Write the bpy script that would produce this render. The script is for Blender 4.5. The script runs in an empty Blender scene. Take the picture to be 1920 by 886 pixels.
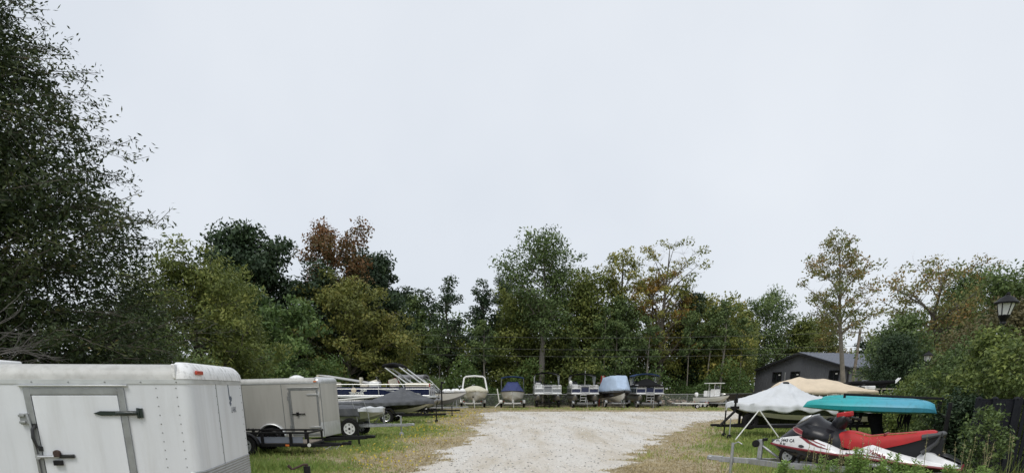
import bpy, math, random
import numpy as np
from mathutils import Vector, Matrix

R = math.radians
scene = bpy.context.scene
COL = scene.collection

# ---------------------------------------------------------------- camera
cam_data = bpy.data.cameras.new('camera')
cam = bpy.data.objects.new('camera', cam_data)
COL.objects.link(cam)
cam.location = (0, 0, 1.8)
cam.rotation_euler = (R(90 - 17), 0, 0)
cam_data.sensor_fit = 'HORIZONTAL'
cam_data.sensor_width = 36
cam_data.lens = 36 * 1250 / 1920
cam_data.shift_y = (1109 - 443) / 1920
cam_data.clip_start = 0.1
cam_data.clip_end = 3000
scene.camera = cam

# ---------------------------------------------------------------- sky: an even overcast layer over a clear-sky base
SUN_EL, SUN_AZ = 58, 200          # azimuth clockwise from +Y: high, behind the camera and a little to its left
world = bpy.data.worlds.new('World')
scene.world = world
world.use_nodes = True
nt = world.node_tree
nt.nodes.clear()
n_out = nt.nodes.new('ShaderNodeOutputWorld')
n_bg = nt.nodes.new('ShaderNodeBackground')
n_sky = nt.nodes.new('ShaderNodeTexSky')
n_sky.sky_type = 'NISHITA'
n_sky.sun_disc = False
n_sky.sun_elevation = R(SUN_EL)
n_sky.sun_rotation = R(SUN_AZ)
n_tc = nt.nodes.new('ShaderNodeTexCoord')
n_no = nt.nodes.new('ShaderNodeTexNoise')
n_no.inputs['Scale'].default_value = 1.15
n_no.inputs['Detail'].default_value = 5
n_no.inputs['Roughness'].default_value = 0.55
n_rp = nt.nodes.new('ShaderNodeValToRGB')
n_rp.color_ramp.elements[0].position = 0.3
n_rp.color_ramp.elements[0].color = (6.3, 6.78, 7.5, 1)
n_rp.color_ramp.elements[1].position = 0.7
n_rp.color_ramp.elements[1].color = (7.75, 8.1, 8.6, 1)
n_mx = nt.nodes.new('ShaderNodeMix')
n_mx.data_type = 'RGBA'
n_mx.inputs[0].default_value = 0.93
nt.links.new(n_tc.outputs['Generated'], n_no.inputs['Vector'])
nt.links.new(n_no.outputs['Fac'], n_rp.inputs['Fac'])
nt.links.new(n_sky.outputs['Color'], n_mx.inputs[6])
nt.links.new(n_rp.outputs['Color'], n_mx.inputs[7])
nt.links.new(n_mx.outputs[2], n_bg.inputs['Color'])
n_bg.inputs['Strength'].default_value = 0.0965
nt.links.new(n_bg.outputs['Background'], n_out.inputs['Surface'])

sun_data = bpy.data.lights.new('sun', 'SUN')
sun_data.energy = 1.5
sun_data.angle = R(22)
sun_data.color = (1.0, 0.965, 0.91)
sun = bpy.data.objects.new('sun', sun_data)
COL.objects.link(sun)
az, el = R(SUN_AZ), R(SUN_EL)
sdir = Vector((math.sin(az) * math.cos(el), math.cos(az) * math.cos(el), math.sin(el)))
sun.rotation_euler = (-sdir).to_track_quat('-Z', 'Y').to_euler()

scene.view_settings.view_transform = 'Standard'
scene.view_settings.look = 'None'
scene.view_settings.gamma = 1
scene.view_settings.exposure = 0.18
scene.render.engine = 'CYCLES'
scene.cycles.max_bounces = 8
scene.cycles.transparent_max_bounces = 8

rng = np.random.default_rng(7)
random.seed(7)

# ---------------------------------------------------------------- materials
MATS = {}


def new_mat(name):
    m = bpy.data.materials.new(name)
    m.use_nodes = True
    nt = m.node_tree
    nt.nodes.clear()
    out = nt.nodes.new('ShaderNodeOutputMaterial')
    return m, nt, out


def pm(name, col, rough=0.5, metal=0.0, var=0.12, scale=3.0, bump=0.0, bscale=40.0,
       dirt=0.0, dirtcol=(0.12, 0.11, 0.09), streak=False, coat=0.0, col2=None, spec=0.5):
    """painted / plastic / metal / cloth surface: colour broken up by two noises, wear or dirt, fine relief"""
    m, nt, out = new_mat(name)
    N, L = nt.nodes, nt.links
    b = N.new('ShaderNodeBsdfPrincipled')
    tc = N.new('ShaderNodeTexCoord')
    mp = N.new('ShaderNodeMapping')
    L.new(tc.outputs['Object'], mp.inputs['Vector'])
    if streak:
        mp.inputs['Scale'].default_value = (1, 1, 0.12)
    n1 = N.new('ShaderNodeTexNoise')
    n1.inputs['Scale'].default_value = scale
    n1.inputs['Detail'].default_value = 6
    n1.inputs['Roughness'].default_value = 0.6
    L.new(mp.outputs[0], n1.inputs['Vector'])
    r1 = N.new('ShaderNodeValToRGB')
    e = r1.color_ramp.elements
    e[0].position, e[1].position = 0.3, 0.72
    a = [max(0, c * (1 - var)) for c in col[:3]]
    z = [min(1, c * (1 + var * 0.6)) for c in (col2 or col)[:3]]
    e[0].color = (*a, 1)
    e[1].color = (*z, 1)
    L.new(n1.outputs['Fac'], r1.inputs['Fac'])
    colsock = r1.outputs['Color']
    if dirt > 0:
        n2 = N.new('ShaderNodeTexNoise')
        n2.inputs['Scale'].default_value = scale * 3.1
        n2.inputs['Detail'].default_value = 8
        n2.inputs['Roughness'].default_value = 0.7
        L.new(mp.outputs[0], n2.inputs['Vector'])
        r2 = N.new('ShaderNodeValToRGB')
        r2.color_ramp.elements[0].position = 0.48
        r2.color_ramp.elements[0].color = (0, 0, 0, 1)
        r2.color_ramp.elements[1].position = 0.75
        r2.color_ramp.elements[1].color = (dirt, dirt, dirt, 1)
        L.new(n2.outputs['Fac'], r2.inputs['Fac'])
        mx = N.new('ShaderNodeMix')
        mx.data_type = 'RGBA'
        L.new(r2.outputs['Color'], mx.inputs[0])
        L.new(colsock, mx.inputs[6])
        mx.inputs[7].default_value = (*dirtcol, 1)
        colsock = mx.outputs[2]
    L.new(colsock, b.inputs['Base Color'])
    mr = N.new('ShaderNodeMapRange')
    mr.inputs['To Min'].default_value = max(0.02, rough - 0.08)
    mr.inputs['To Max'].default_value = min(1, rough + 0.1)
    L.new(n1.outputs['Fac'], mr.inputs['Value'])
    L.new(mr.outputs[0], b.inputs['Roughness'])
    b.inputs['Metallic'].default_value = metal
    b.inputs['Coat Weight'].default_value = coat
    b.inputs['Specular IOR Level'].default_value = spec
    if bump > 0:
        n3 = N.new('ShaderNodeTexNoise')
        n3.inputs['Scale'].default_value = bscale
        n3.inputs['Detail'].default_value = 4
        L.new(tc.outputs['Object'], n3.inputs['Vector'])
        bp = N.new('ShaderNodeBump')
        bp.inputs['Strength'].default_value = bump
        bp.inputs['Distance'].default_value = 0.02
        L.new(n3.outputs['Fac'], bp.inputs['Height'])
        L.new(bp.outputs[0], b.inputs['Normal'])
    L.new(b.outputs[0], out.inputs['Surface'])
    MATS[name] = m
    return m


def leaf_mat(name, stops, trans=0.25, rnd=0.45):
    gain = (2.0 if name in ('leaf_dark', 'leaf_rust', 'leaf_oak_near', 'leaf_brown') else 2.35) if name.startswith('leaf') else 2.1 if name.startswith('grass') else 1.5
    """foliage: colour ramp over a per-leaf tint plus a random value for every leaf"""
    m, nt, out = new_mat(name)
    N, L = nt.nodes, nt.links
    at = N.new('ShaderNodeAttribute')
    at.attribute_name = 'tint'
    ge = N.new('ShaderNodeNewGeometry')
    ma = N.new('ShaderNodeMath')
    ma.operation = 'MULTIPLY_ADD'
    L.new(ge.outputs['Random Per Island'], ma.inputs[0])
    ma.inputs[1].default_value = rnd
    m2 = N.new('ShaderNodeMath')
    m2.operation = 'MULTIPLY'
    m2.inputs[1].default_value = 1 - rnd
    L.new(at.outputs['Fac'], m2.inputs[0])
    L.new(m2.outputs[0], ma.inputs[2])
    rp = N.new('ShaderNodeValToRGB')
    cr = rp.color_ramp
    while len(cr.elements) < len(stops):
        cr.elements.new(0.5)
    for e, (p, c) in zip(cr.elements, stops):
        e.position = p
        e.color = (*[v * gain for v in c], 1)
    L.new(ma.outputs[0], rp.inputs['Fac'])
    d = N.new('ShaderNodeBsdfPrincipled')
    d.inputs['Roughness'].default_value = 0.55
    d.inputs['Specular IOR Level'].default_value = 0.3
    t = N.new('ShaderNodeBsdfTranslucent')
    ms = N.new('ShaderNodeMixShader')
    ms.inputs[0].default_value = trans
    L.new(rp.outputs['Color'], d.inputs['Base Color'])
    L.new(rp.outputs['Color'], t.inputs['Color'])
    L.new(d.outputs[0], ms.inputs[1])
    L.new(t.outputs[0], ms.inputs[2])
    L.new(ms.outputs[0], out.inputs['Surface'])
    MATS[name] = m
    return m


def glass_mat(name, col=(0.02, 0.025, 0.03), rough=0.05, alpha=None):
    m, nt, out = new_mat(name)
    b = nt.nodes.new('ShaderNodeBsdfPrincipled')
    b.inputs['Base Color'].default_value = (*col, 1)
    b.inputs['Roughness'].default_value = rough
    if alpha is not None:
        tr = nt.nodes.new('ShaderNodeBsdfTransparent')
        ms = nt.nodes.new('ShaderNodeMixShader')
        ms.inputs[0].default_value = alpha
        nt.links.new(tr.outputs[0], ms.inputs[1])
        nt.links.new(b.outputs[0], ms.inputs[2])
        nt.links.new(ms.outputs[0], out.inputs['Surface'])
    else:
        nt.links.new(b.outputs[0], out.inputs['Surface'])
    MATS[name] = m
    return m


pm('trailer_white', (0.69, 0.71, 0.74), 0.38, var=0.12, scale=2.0, dirt=0.3, dirtcol=(0.36, 0.35, 0.32), streak=True, bump=0.25, bscale=2.2)
pm('cap_white', (0.8, 0.8, 0.8), 0.45, var=0.08, scale=5, dirt=0.85, dirtcol=(0.2, 0.2, 0.18))
pm('fascia_grey', (0.5, 0.5, 0.48), 0.5, var=0.2, scale=4, dirt=0.5, dirtcol=(0.24, 0.23, 0.2))
pm('trim_alu', (0.34, 0.35, 0.35), 0.42, metal=0.55, var=0.2, scale=5, dirt=0.3)
pm('trim_bright', (0.62, 0.63, 0.63), 0.35, metal=0.5, var=0.15, scale=6)
pm('galvanised', (0.42, 0.43, 0.44), 0.5, metal=0.6, var=0.25, scale=9, dirt=0.3)
pm('alu_hull', (0.5, 0.5, 0.49), 0.38, metal=0.7, var=0.2, scale=4, dirt=0.3, dirtcol=(0.2, 0.18, 0.15))
pm('alu_tube', (0.36, 0.36, 0.36), 0.35, metal=0.75, var=0.25, scale=3, dirt=0.4, dirtcol=(0.12, 0.11, 0.1))
pm('silver_skin', (0.53, 0.515, 0.475), 0.42, metal=0.25, var=0.1, scale=1.5, dirt=0.3, dirtcol=(0.33, 0.31, 0.27), streak=True)
pm('black_paint', (0.008, 0.008, 0.009), 0.5, spec=0.25, var=0.3, scale=6, dirt=0.25, dirtcol=(0.07, 0.06, 0.05))
pm('black_plastic', (0.016, 0.016, 0.018), 0.32, var=0.3, scale=5, coat=0.2)
pm('rubber', (0.010, 0.010, 0.011), 0.85, spec=0.25, var=0.3, scale=12, bump=0.3, bscale=60, dirt=0.3, dirtcol=(0.1, 0.09, 0.07))
pm('rim_white', (0.72, 0.72, 0.72), 0.35, var=0.1, scale=10, dirt=0.25)
pm('chrome', (0.7, 0.7, 0.7), 0.2, metal=0.9, var=0.1, scale=8)
pm('rust', (0.06, 0.035, 0.028), 0.8, var=0.5, scale=30, bump=0.4, bscale=80)
pm('lens_red', (0.5, 0.06, 0.03), 0.3, var=0.2, scale=20)
pm('lens_orange', (0.75, 0.2, 0.04), 0.3, var=0.2, scale=20)
pm('gel_white', (0.84, 0.84, 0.83), 0.22, var=0.06, scale=2, dirt=0.15, dirtcol=(0.5, 0.48, 0.42), coat=0.3)
pm('gel_cream', (0.70, 0.675, 0.60), 0.3, var=0.1, scale=3, dirt=0.25, dirtcol=(0.35, 0.3, 0.22))
pm('gel_navy', (0.012, 0.018, 0.055), 0.25, var=0.2, scale=3, coat=0.3)
pm('gel_black', (0.012, 0.012, 0.014), 0.22, var=0.2, scale=3, coat=0.4)
pm('gel_green', (0.012, 0.022, 0.02), 0.22, var=0.2, scale=3, coat=0.3)
pm('gel_grey', (0.2, 0.21, 0.22), 0.3, var=0.15, scale=3)
pm('canvas_charcoal', (0.095, 0.1, 0.11), 0.9, var=0.25, scale=2.2, bump=0.35, bscale=14, dirt=0.3, dirtcol=(0.2, 0.2, 0.19))
pm('canvas_black', (0.007, 0.007, 0.008), 0.9, spec=0.2, var=0.3, scale=4, bump=0.3, bscale=14)
pm('canvas_blue', (0.035, 0.05, 0.15), 0.85, var=0.2, scale=4, bump=0.3, bscale=14)
pm('canvas_bimini_blue', (0.022, 0.05, 0.13), 0.85, var=0.2, scale=4, bump=0.3, bscale=14)
pm('canvas_sky', (0.4, 0.5, 0.64), 0.85, var=0.14, scale=3, bump=0.3, bscale=10)
pm('canvas_tan', (0.66, 0.55, 0.41), 0.9, var=0.1, scale=2.5, bump=0.3, bscale=12, dirt=0.25, dirtcol=(0.4, 0.33, 0.24))
pm('canvas_cream', (0.66, 0.63, 0.5), 0.85, var=0.12, scale=4, bump=0.3, bscale=12, dirt=0.3, dirtcol=(0.4, 0.38, 0.28))
pm('canvas_grey', (0.2, 0.2, 0.21), 0.85, var=0.2, scale=4)
pm('tarp_silver', (0.60, 0.62, 0.64), 0.5, var=0.08, scale=2.4, bump=0.45, bscale=4, dirt=0.12, dirtcol=(0.36, 0.37, 0.38))
pm('canvas_red', (0.32, 0.02, 0.02), 0.8, var=0.2, scale=4)
pm('vinyl_cream', (0.6, 0.56, 0.46), 0.5, var=0.1, scale=5, dirt=0.2, dirtcol=(0.4, 0.36, 0.28))
pm('vinyl_grey', (0.42, 0.42, 0.42), 0.5, var=0.1, scale=5)
pm('ski_white', (0.76, 0.76, 0.76), 0.28, var=0.08, scale=3, dirt=0.3, dirtcol=(0.42, 0.4, 0.36), coat=0.2)
pm('ski_red', (0.42, 0.012, 0.014), 0.6, var=0.18, scale=5, bump=0.15, bscale=30)
pm('ski_strip', (0.2, 0.012, 0.02), 0.4, var=0.2, scale=5)
pm('ski_dark', (0.010, 0.010, 0.013), 0.33, var=0.3, scale=5, spec=0.4)
pm('ski_badge', (0.45, 0.22, 0.2), 0.5, var=0.3, scale=20)
pm('ski_grey', (0.06, 0.06, 0.064), 0.5, var=0.2, scale=5)
pm('moss', (0.22, 0.13, 0.035), 0.95, var=0.4, scale=20, bump=0.6, bscale=40)
pm('building_skin', (0.115, 0.12, 0.135), 0.55, var=0.1, scale=0.6)
pm('building_roof', (0.15, 0.165, 0.20), 0.45, metal=0.2, var=0.12, scale=0.8)
pm('building_trim', (0.018, 0.018, 0.022), 0.5)
pm('sticker', (0.75, 0.75, 0.72), 0.6)
pm('ink', (0.03, 0.03, 0.035), 0.6)
pm('ink_blue', (0.08, 0.1, 0.14), 0.6)
pm('pole_wood', (0.2, 0.17, 0.14), 0.9, var=0.3, scale=4, bump=0.5, bscale=20)
pm('wire', (0.03, 0.03, 0.03), 0.6)
pm('wire_light', (0.12, 0.12, 0.115), 0.5)
pm('bark', (0.12, 0.105, 0.085), 0.95, var=0.4, scale=3, bump=0.8, bscale=12)
pm('bark_pale', (0.21, 0.19, 0.16), 0.95, var=0.35, scale=2, bump=0.8, bscale=10)
pm('bark_dead', (0.13, 0.12, 0.11), 0.95, var=0.3, scale=3)
pm('lamp_black', (0.007, 0.007, 0.008), 0.5, spec=0.25, var=0.2, scale=8)
pm('lamp_pane', (0.7, 0.7, 0.68), 0.35, var=0.05, scale=8)
pm('fence_dark', (0.010, 0.011, 0.016), 0.7, spec=0.2, var=0.25, scale=6, dirt=0.3, dirtcol=(0.05, 0.05, 0.045))
pm('rubble', (0.38, 0.3, 0.24), 0.9, var=0.4, scale=5, bump=0.6, bscale=14)
pm('pipe_white', (0.74, 0.74, 0.71), 0.4, var=0.05)
pm('weed_stalk', (0.2, 0.2, 0.09), 0.9, var=0.3)
pm('skirt_blue', (0.2, 0.22, 0.27), 0.6, var=0.2)
glass_mat('glass_dark', (0.012, 0.014, 0.017), 0.06)
glass_mat('glass_tint', (0.05, 0.055, 0.06), 0.05, alpha=0.55)

# kayak plastic: teal running into light blue along its length, scuffed
m, nt, out = new_mat('kayak_teal')
N, L = nt.nodes, nt.links
b = N.new('ShaderNodeBsdfPrincipled')
tc = N.new('ShaderNodeTexCoord')
sx = N.new('ShaderNodeSeparateXYZ')
L.new(tc.outputs['Object'], sx.inputs[0])
no = N.new('ShaderNodeTexNoise')
no.inputs['Scale'].default_value = 1.3
no.inputs['Detail'].default_value = 3
L.new(tc.outputs['Object'], no.inputs['Vector'])
mr = N.new('ShaderNodeMapRange')
mr.inputs['From Min'].default_value = -1.1
mr.inputs['From Max'].default_value = 0.55
L.new(sx.outputs['X'], mr.inputs['Value'])
ad = N.new('ShaderNodeMath')
ad.operation = 'MULTIPLY_ADD'
L.new(no.outputs['Fac'], ad.inputs[0])
ad.inputs[1].default_value = 0.5
sb = N.new('ShaderNodeMath')
sb.operation = 'SUBTRACT'
sb.inputs[1].default_value = 0.25
L.new(mr.outputs[0], sb.inputs[0])
L.new(sb.outputs[0], ad.inputs[2])
rp = N.new('ShaderNodeValToRGB')
rp.color_ramp.elements[0].color = (0.015, 0.33, 0.33, 1)
rp.color_ramp.elements[1].color = (0.07, 0.33, 0.45, 1)
e = rp.color_ramp.elements.new(0.45)
e.color = (0.02, 0.36, 0.40, 1)
L.new(ad.outputs[0], rp.inputs['Fac'])
n2 = N.new('ShaderNodeTexNoise')
n2.inputs['Scale'].default_value = 14
n2.inputs['Detail'].default_value = 8
mp = N.new('ShaderNodeMapping')
mp.inputs['Scale'].default_value = (1, 1, 0.3)
L.new(tc.outputs['Object'], mp.inputs[0])
L.new(mp.outputs[0], n2.inputs['Vector'])
r2 = N.new('ShaderNodeValToRGB')
r2.color_ramp.elements[0].position = 0.5
r2.color_ramp.elements[0].color = (0, 0, 0, 1)
r2.color_ramp.elements[1].position = 0.8
r2.color_ramp.elements[1].color = (0.5, 0.5, 0.5, 1)
L.new(n2.outputs['Fac'], r2.inputs['Fac'])
mx = N.new('ShaderNodeMix')
mx.data_type = 'RGBA'
L.new(r2.outputs['Color'], mx.inputs[0])
L.new(rp.outputs['Color'], mx.inputs[6])
mx.inputs[7].default_value = (0.03, 0.16, 0.17, 1)
L.new(mx.outputs[2], b.inputs['Base Color'])
b.inputs['Roughness'].default_value = 0.42
L.new(b.outputs[0], out.inputs['Surface'])
MATS['kayak_teal'] = m

leaf_mat('leaf_oak_near', [(0.0, (0.010, 0.017, 0.007)), (0.5, (0.024, 0.035, 0.012)), (0.85, (0.052, 0.06, 0.02)), (1.0, (0.12, 0.085, 0.032))], 0.2)
leaf_mat('leaf_dark', [(0.0, (0.009, 0.017, 0.009)), (0.6, (0.021, 0.036, 0.016)), (1.0, (0.042, 0.062, 0.024))], 0.15)
leaf_mat('leaf_green', [(0.0, (0.016, 0.030, 0.009)), (0.5, (0.042, 0.068, 0.019)), (1.0, (0.095, 0.125, 0.038))], 0.25)
leaf_mat('leaf_mid', [(0.0, (0.022, 0.036, 0.014)), (0.5, (0.045, 0.066, 0.022)), (1.0, (0.085, 0.11, 0.034))], 0.22)
leaf_mat('leaf_olive', [(0.0, (0.026, 0.037, 0.010)), (0.5, (0.060, 0.074, 0.018)), (1.0, (0.115, 0.12, 0.030))], 0.25)
leaf_mat('leaf_yellowgreen', [(0.0, (0.035, 0.045, 0.011)), (0.5, (0.09, 0.098, 0.022)), (0.85, (0.15, 0.135, 0.035)), (1.0, (0.18, 0.13, 0.03))], 0.3)
leaf_mat('leaf_bronze', [(0.0, (0.03, 0.036, 0.010)), (0.5, (0.066, 0.074, 0.018)), (1.0, (0.12, 0.105, 0.026))], 0.25)
leaf_mat('leaf_orange', [(0.0, (0.05, 0.045, 0.012)), (0.5, (0.13, 0.085, 0.02)), (1.0, (0.22, 0.12, 0.03))], 0.3)
leaf_mat('leaf_rust', [(0.0, (0.025, 0.032, 0.012)), (0.4, (0.055, 0.046, 0.018)), (0.75, (0.095, 0.050, 0.021)), (1.0, (0.13, 0.06, 0.025))], 0.25)
leaf_mat('leaf_turning', [(0.0, (0.04, 0.055, 0.018)), (0.45, (0.075, 0.085, 0.027)), (0.8, (0.115, 0.085, 0.03)), (1.0, (0.16, 0.085, 0.032))], 0.3)
leaf_mat('leaf_brown', [(0.0, (0.03, 0.03, 0.014)), (0.5, (0.062, 0.055, 0.024)), (1.0, (0.10, 0.08, 0.036))], 0.2)
leaf_mat('leaf_shrub', [(0.0, (0.022, 0.034, 0.011)), (0.5, (0.054, 0.073, 0.02)), (1.0, (0.125, 0.145, 0.038))], 0.3)
leaf_mat('leaf_weed', [(0.0, (0.04, 0.07, 0.016)), (0.5, (0.085, 0.135, 0.035)), (1.0, (0.15, 0.21, 0.06))], 0.3)
leaf_mat('grass_green', [(0.0, (0.05, 0.075, 0.018)), (0.5, (0.11, 0.155, 0.038)), (0.8, (0.20, 0.205, 0.065)), (1.0, (0.28, 0.24, 0.10))], 0.25)
leaf_mat('grass_dry', [(0.0, (0.10, 0.083, 0.045)), (0.5, (0.205, 0.168, 0.095)), (1.0, (0.32, 0.27, 0.165))], 0.2)
leaf_mat('petal_yellow', [(0.0, (0.30, 0.24, 0.03)), (1.0, (0.46, 0.36, 0.05))], 0.2)
leaf_mat('gravel_stone', [(0.0, (0.17, 0.165, 0.155)), (0.4, (0.36, 0.35, 0.33)), (1.0, (0.60, 0.585, 0.555))], 0.0, rnd=1.0)


# ---------------------------------------------------------------- mesh helpers
def fresh(name, data=None, parent=None):
    o = bpy.data.objects.new(name, data)
    COL.objects.link(o)
    if parent is not None:
        o.parent = parent
    return o


def tag(o, label=None, cat=None, group=None, kind=None):
    if label: o['label'] = label
    if cat: o['category'] = cat
    if group: o['group'] = group
    if kind: o['kind'] = kind
    return o


def thing(name, label, cat, loc=(0, 0, 0), rz=0.0, group=None, ry=0.0, rx=0.0):
    o = fresh(name)
    o.empty_display_size = 0.2
    o.location = loc
    o.rotation_euler = (R(rx), R(ry), R(rz))
    return tag(o, label, cat, group)


def copy_tree(o, parent=None):
    c = o.copy()
    COL.objects.link(c)
    if parent is not None:
        c.parent = parent
    for ch in list(o.children):
        copy_tree(ch, c)
    return c


class MB:
    """collects shapes and links them as ONE mesh object"""

    def __init__(s):
        s.v, s.f = [], []

    def add(s, vs, fs):
        b = len(s.v)
        s.v.extend([tuple(v) for v in vs])
        s.f.extend([tuple(i + b for i in f) for f in fs])
        return s

    def box(s, c, size, rot=None):
        hx, hy, hz = size[0] / 2, size[1] / 2, size[2] / 2
        p = [Vector((x, y, z)) for x in (-hx, hx) for y in (-hy, hy) for z in (-hz, hz)]
        if rot is not None:
            m = rot if isinstance(rot, Matrix) else Matrix.Rotation(R(rot), 3, 'Z')
            p = [m @ q for q in p]
        c = Vector(c)
        return s.add([q + c for q in p], [(0, 1, 3, 2), (4, 6, 7, 5), (0, 4, 5, 1), (2, 3, 7, 6), (0, 2, 6, 4), (1, 5, 7, 3)])

    def tube(s, pts, r, n=8, caps=True):
        pts = [Vector(p) for p in pts]
        rs = r if isinstance(r, (list, tuple)) else [r] * len(pts)
        rings = []
        prev = None
        for i, p in enumerate(pts):
            d = (pts[min(i + 1, len(pts) - 1)] - pts[max(i - 1, 0)])
            d = d.normalized() if d.length > 1e-9 else Vector((0, 0, 1))
            if prev is None:
                u = d.cross(Vector((0, 0, 1)) if abs(d.z) < 0.9 else Vector((1, 0, 0))).normalized()
            else:
                u = prev - d * prev.dot(d)
                u = u.normalized() if u.length > 1e-6 else d.orthogonal().normalized()
            prev = u
            w = d.cross(u)
            rings.append([p + (u * math.cos(2 * math.pi * k / n) + w * math.sin(2 * math.pi * k / n)) * rs[i] for k in range(n)])
        return s.rings(rings, True, caps)

    def rings(s, rings, closed=True, caps=False):
        n = len(rings[0])
        vs = [q for rg in rings for q in rg]
        fs = []
        for i in range(len(rings) - 1):
            for k in range(n if closed else n - 1):
                a, b2 = i * n + k, i * n + (k + 1) % n
                fs.append((a, b2, b2 + n, a + n))
        if caps:
            fs.append(tuple(range(n - 1, -1, -1)))
            fs.append(tuple((len(rings) - 1) * n + k for k in range(n)))
        return s.add(vs, fs)

    def lathe(s, prof, c=(0, 0, 0), axis='Z', n=20, caps=True):
        c = Vector(c)
        rings = []
        for r, h in prof:
            rg = []
            for k in range(n):
                a = 2 * math.pi * k / n
                x, y = r * math.cos(a), r * math.sin(a)
                q = {'Z': (x, y, h), 'Y': (x, h, -y), 'X': (h, x, y)}[axis]
                rg.append(c + Vector(q))
            rings.append(rg)
        return s.rings(rings, True, caps)

    def prism(s, poly, y0, y1):
        """polygon in x,z pushed from y0 to y1"""
        n = len(poly)
        vs = [(x, y0, z) for x, z in poly] + [(x, y1, z) for x, z in poly]
        fs = [tuple(range(n)), tuple(range(2 * n - 1, n - 1, -1))]
        fs += [(i, i + n, (i + 1) % n + n, (i + 1) % n) for i in range(n)]
        return s.add(vs, fs)

    def sheet(s, rows):
        return s.rings(rows, False, False)

    def build(s, name, mat, parent=None, smooth=35, bevel=0.0, solid=0.0, sub=0, loc=None):
        me = bpy.data.meshes.new(name)
        me.from_pydata(s.v, [], s.f)
        me.materials.append(MATS[mat])
        if smooth:
            me.polygons.foreach_set('use_smooth', [True] * len(me.polygons))
            me.set_sharp_from_angle(angle=R(smooth))
        me.update()
        o = fresh(name, me, parent)
        if loc:
            o.location = loc
        if solid:
            m = o.modifiers.new('solid', 'SOLIDIFY')
            m.thickness = solid
            m.offset = 0
        if bevel:
            m = o.modifiers.new('bevel', 'BEVEL')
            m.width = bevel
            m.segments = 2
            m.limit_method = 'ANGLE'
        if sub:
            m = o.modifiers.new('sub', 'SUBSURF')
            m.levels = m.render_levels = sub
        return o


def np_mesh(name, V, F, mat, tint=None, parent=None, smooth=False):
    """big mesh from numpy arrays, all faces with the same corner count"""
    me = bpy.data.meshes.new(name)
    V = np.ascontiguousarray(V, dtype=np.float32)
    F = np.ascontiguousarray(F, dtype=np.int32)
    m, k = F.shape
    me.vertices.add(len(V))
    me.vertices.foreach_set('co', V.ravel())
    me.loops.add(m * k)
    me.loops.foreach_set('vertex_index', F.ravel())
    me.polygons.add(m)
    me.polygons.foreach_set('loop_start', np.arange(0, m * k, k, dtype=np.int32))
    me.polygons.foreach_set('loop_total', np.full(m, k, dtype=np.int32))
    if smooth:
        me.polygons.foreach_set('use_smooth', np.ones(m, dtype=bool))
    if tint is not None:
        a = me.attributes.new('tint', 'FLOAT', 'FACE')
        a.data.foreach_set('value', np.ascontiguousarray(tint, dtype=np.float32))
    me.update(calc_edges=True)
    me.validate()
    me.materials.append(MATS[mat])
    return fresh(name, me, parent)


def text(parent, name, body, size, mat, mtx, shear=0.0, bold=0.0, align='LEFT'):
    """flat lettering laid on a surface"""
    cu = bpy.data.curves.new(name, 'FONT')
    cu.body = body
    cu.size = size
    cu.shear = shear
    cu.offset = bold
    cu.align_x = align
    cu.resolution_u = 2
    t = bpy.data.objects.new(name, cu)
    COL.objects.link(t)
    me = bpy.data.meshes.new_from_object(t)
    bpy.data.objects.remove(t)
    me.name = name
    me.materials.clear()
    me.materials.append(MATS[mat])
    o = fresh(name, me, parent)
    o.matrix_local = mtx
    return o


def on_side(x, y, z, flip=False, tilt=0.0):
    """frame for lettering on a wall facing local -Y (or +Y when flipped), reading left to right from outside"""
    m = Matrix.Translation((x, y, z)) @ Matrix.Rotation(R(180 if flip else 0), 4, 'Z') @ Matrix.Rotation(R(90), 4, 'X')
    return m @ Matrix.Rotation(R(tilt), 4, 'Z')


# ---------------------------------------------------------------- 2-D value noise and polygon distance
_lat = rng.random((256, 256))


def vnoise(x, y, sc, oct=3):
    x = np.asarray(x, float)
    y = np.asarray(y, float)
    tot = np.zeros(np.broadcast(x, y).shape)
    amp, nrm = 1.0, 0.0
    for o in range(oct):
        u, v = x / sc + 37.1 * o + 100, y / sc + 17.7 * o + 100
        i, j = np.floor(u).astype(int), np.floor(v).astype(int)
        f, g = u - i, v - j
        f, g = f * f * (3 - 2 * f), g * g * (3 - 2 * g)
        a, b2 = _lat[i % 256, j % 256], _lat[(i + 1) % 256, j % 256]
        c, d = _lat[i % 256, (j + 1) % 256], _lat[(i + 1) % 256, (j + 1) % 256]
        tot = tot + amp * ((a * (1 - f) + b2 * f) * (1 - g) + (c * (1 - f) + d * f) * g)
        nrm += amp
        amp *= 0.5
        sc *= 0.47
    return tot / nrm


LANE = [(-2.4, 3), (-2.2, 12), (-2.0, 15), (-2.0, 17.6), (-1.85, 21.6), (-1.75, 28.3), (-1.5, 35.5), (-1.6, 43), (-2.6, 50),
        (-0.8, 55.5), (7, 55.2), (17.5, 55.5), (34, 57), (34, 46), (18, 43.6), (12.4, 40.5), (9.1, 35.5), (7.2, 30), (5.6, 25.9), (3.75, 19.4), (2.6, 15), (2.4, 3)]


def lane_sd(x, y):
    """metres inside (+) or outside (-) the gravel lane"""
    x = np.asarray(x, float)
    y = np.asarray(y, float)
    d = np.full(x.shape, 1e9)
    ins = np.zeros(x.shape, bool)
    n = len(LANE)
    for i in range(n):
        ax, ay = LANE[i]
        bx, by = LANE[(i + 1) % n]
        ex, ey = bx - ax, by - ay
        t = np.clip(((x - ax) * ex + (y - ay) * ey) / (ex * ex + ey * ey), 0, 1)
        d = np.minimum(d, np.hypot(x - ax - t * ex, y - ay - t * ey))
        c = (ay > y) != (by > y)
        xi = ax + (y - ay) / (by - ay if by != ay else 1e-9) * ex
        ins ^= c & (x < xi)
    return np.where(ins, d, -d)


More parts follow.
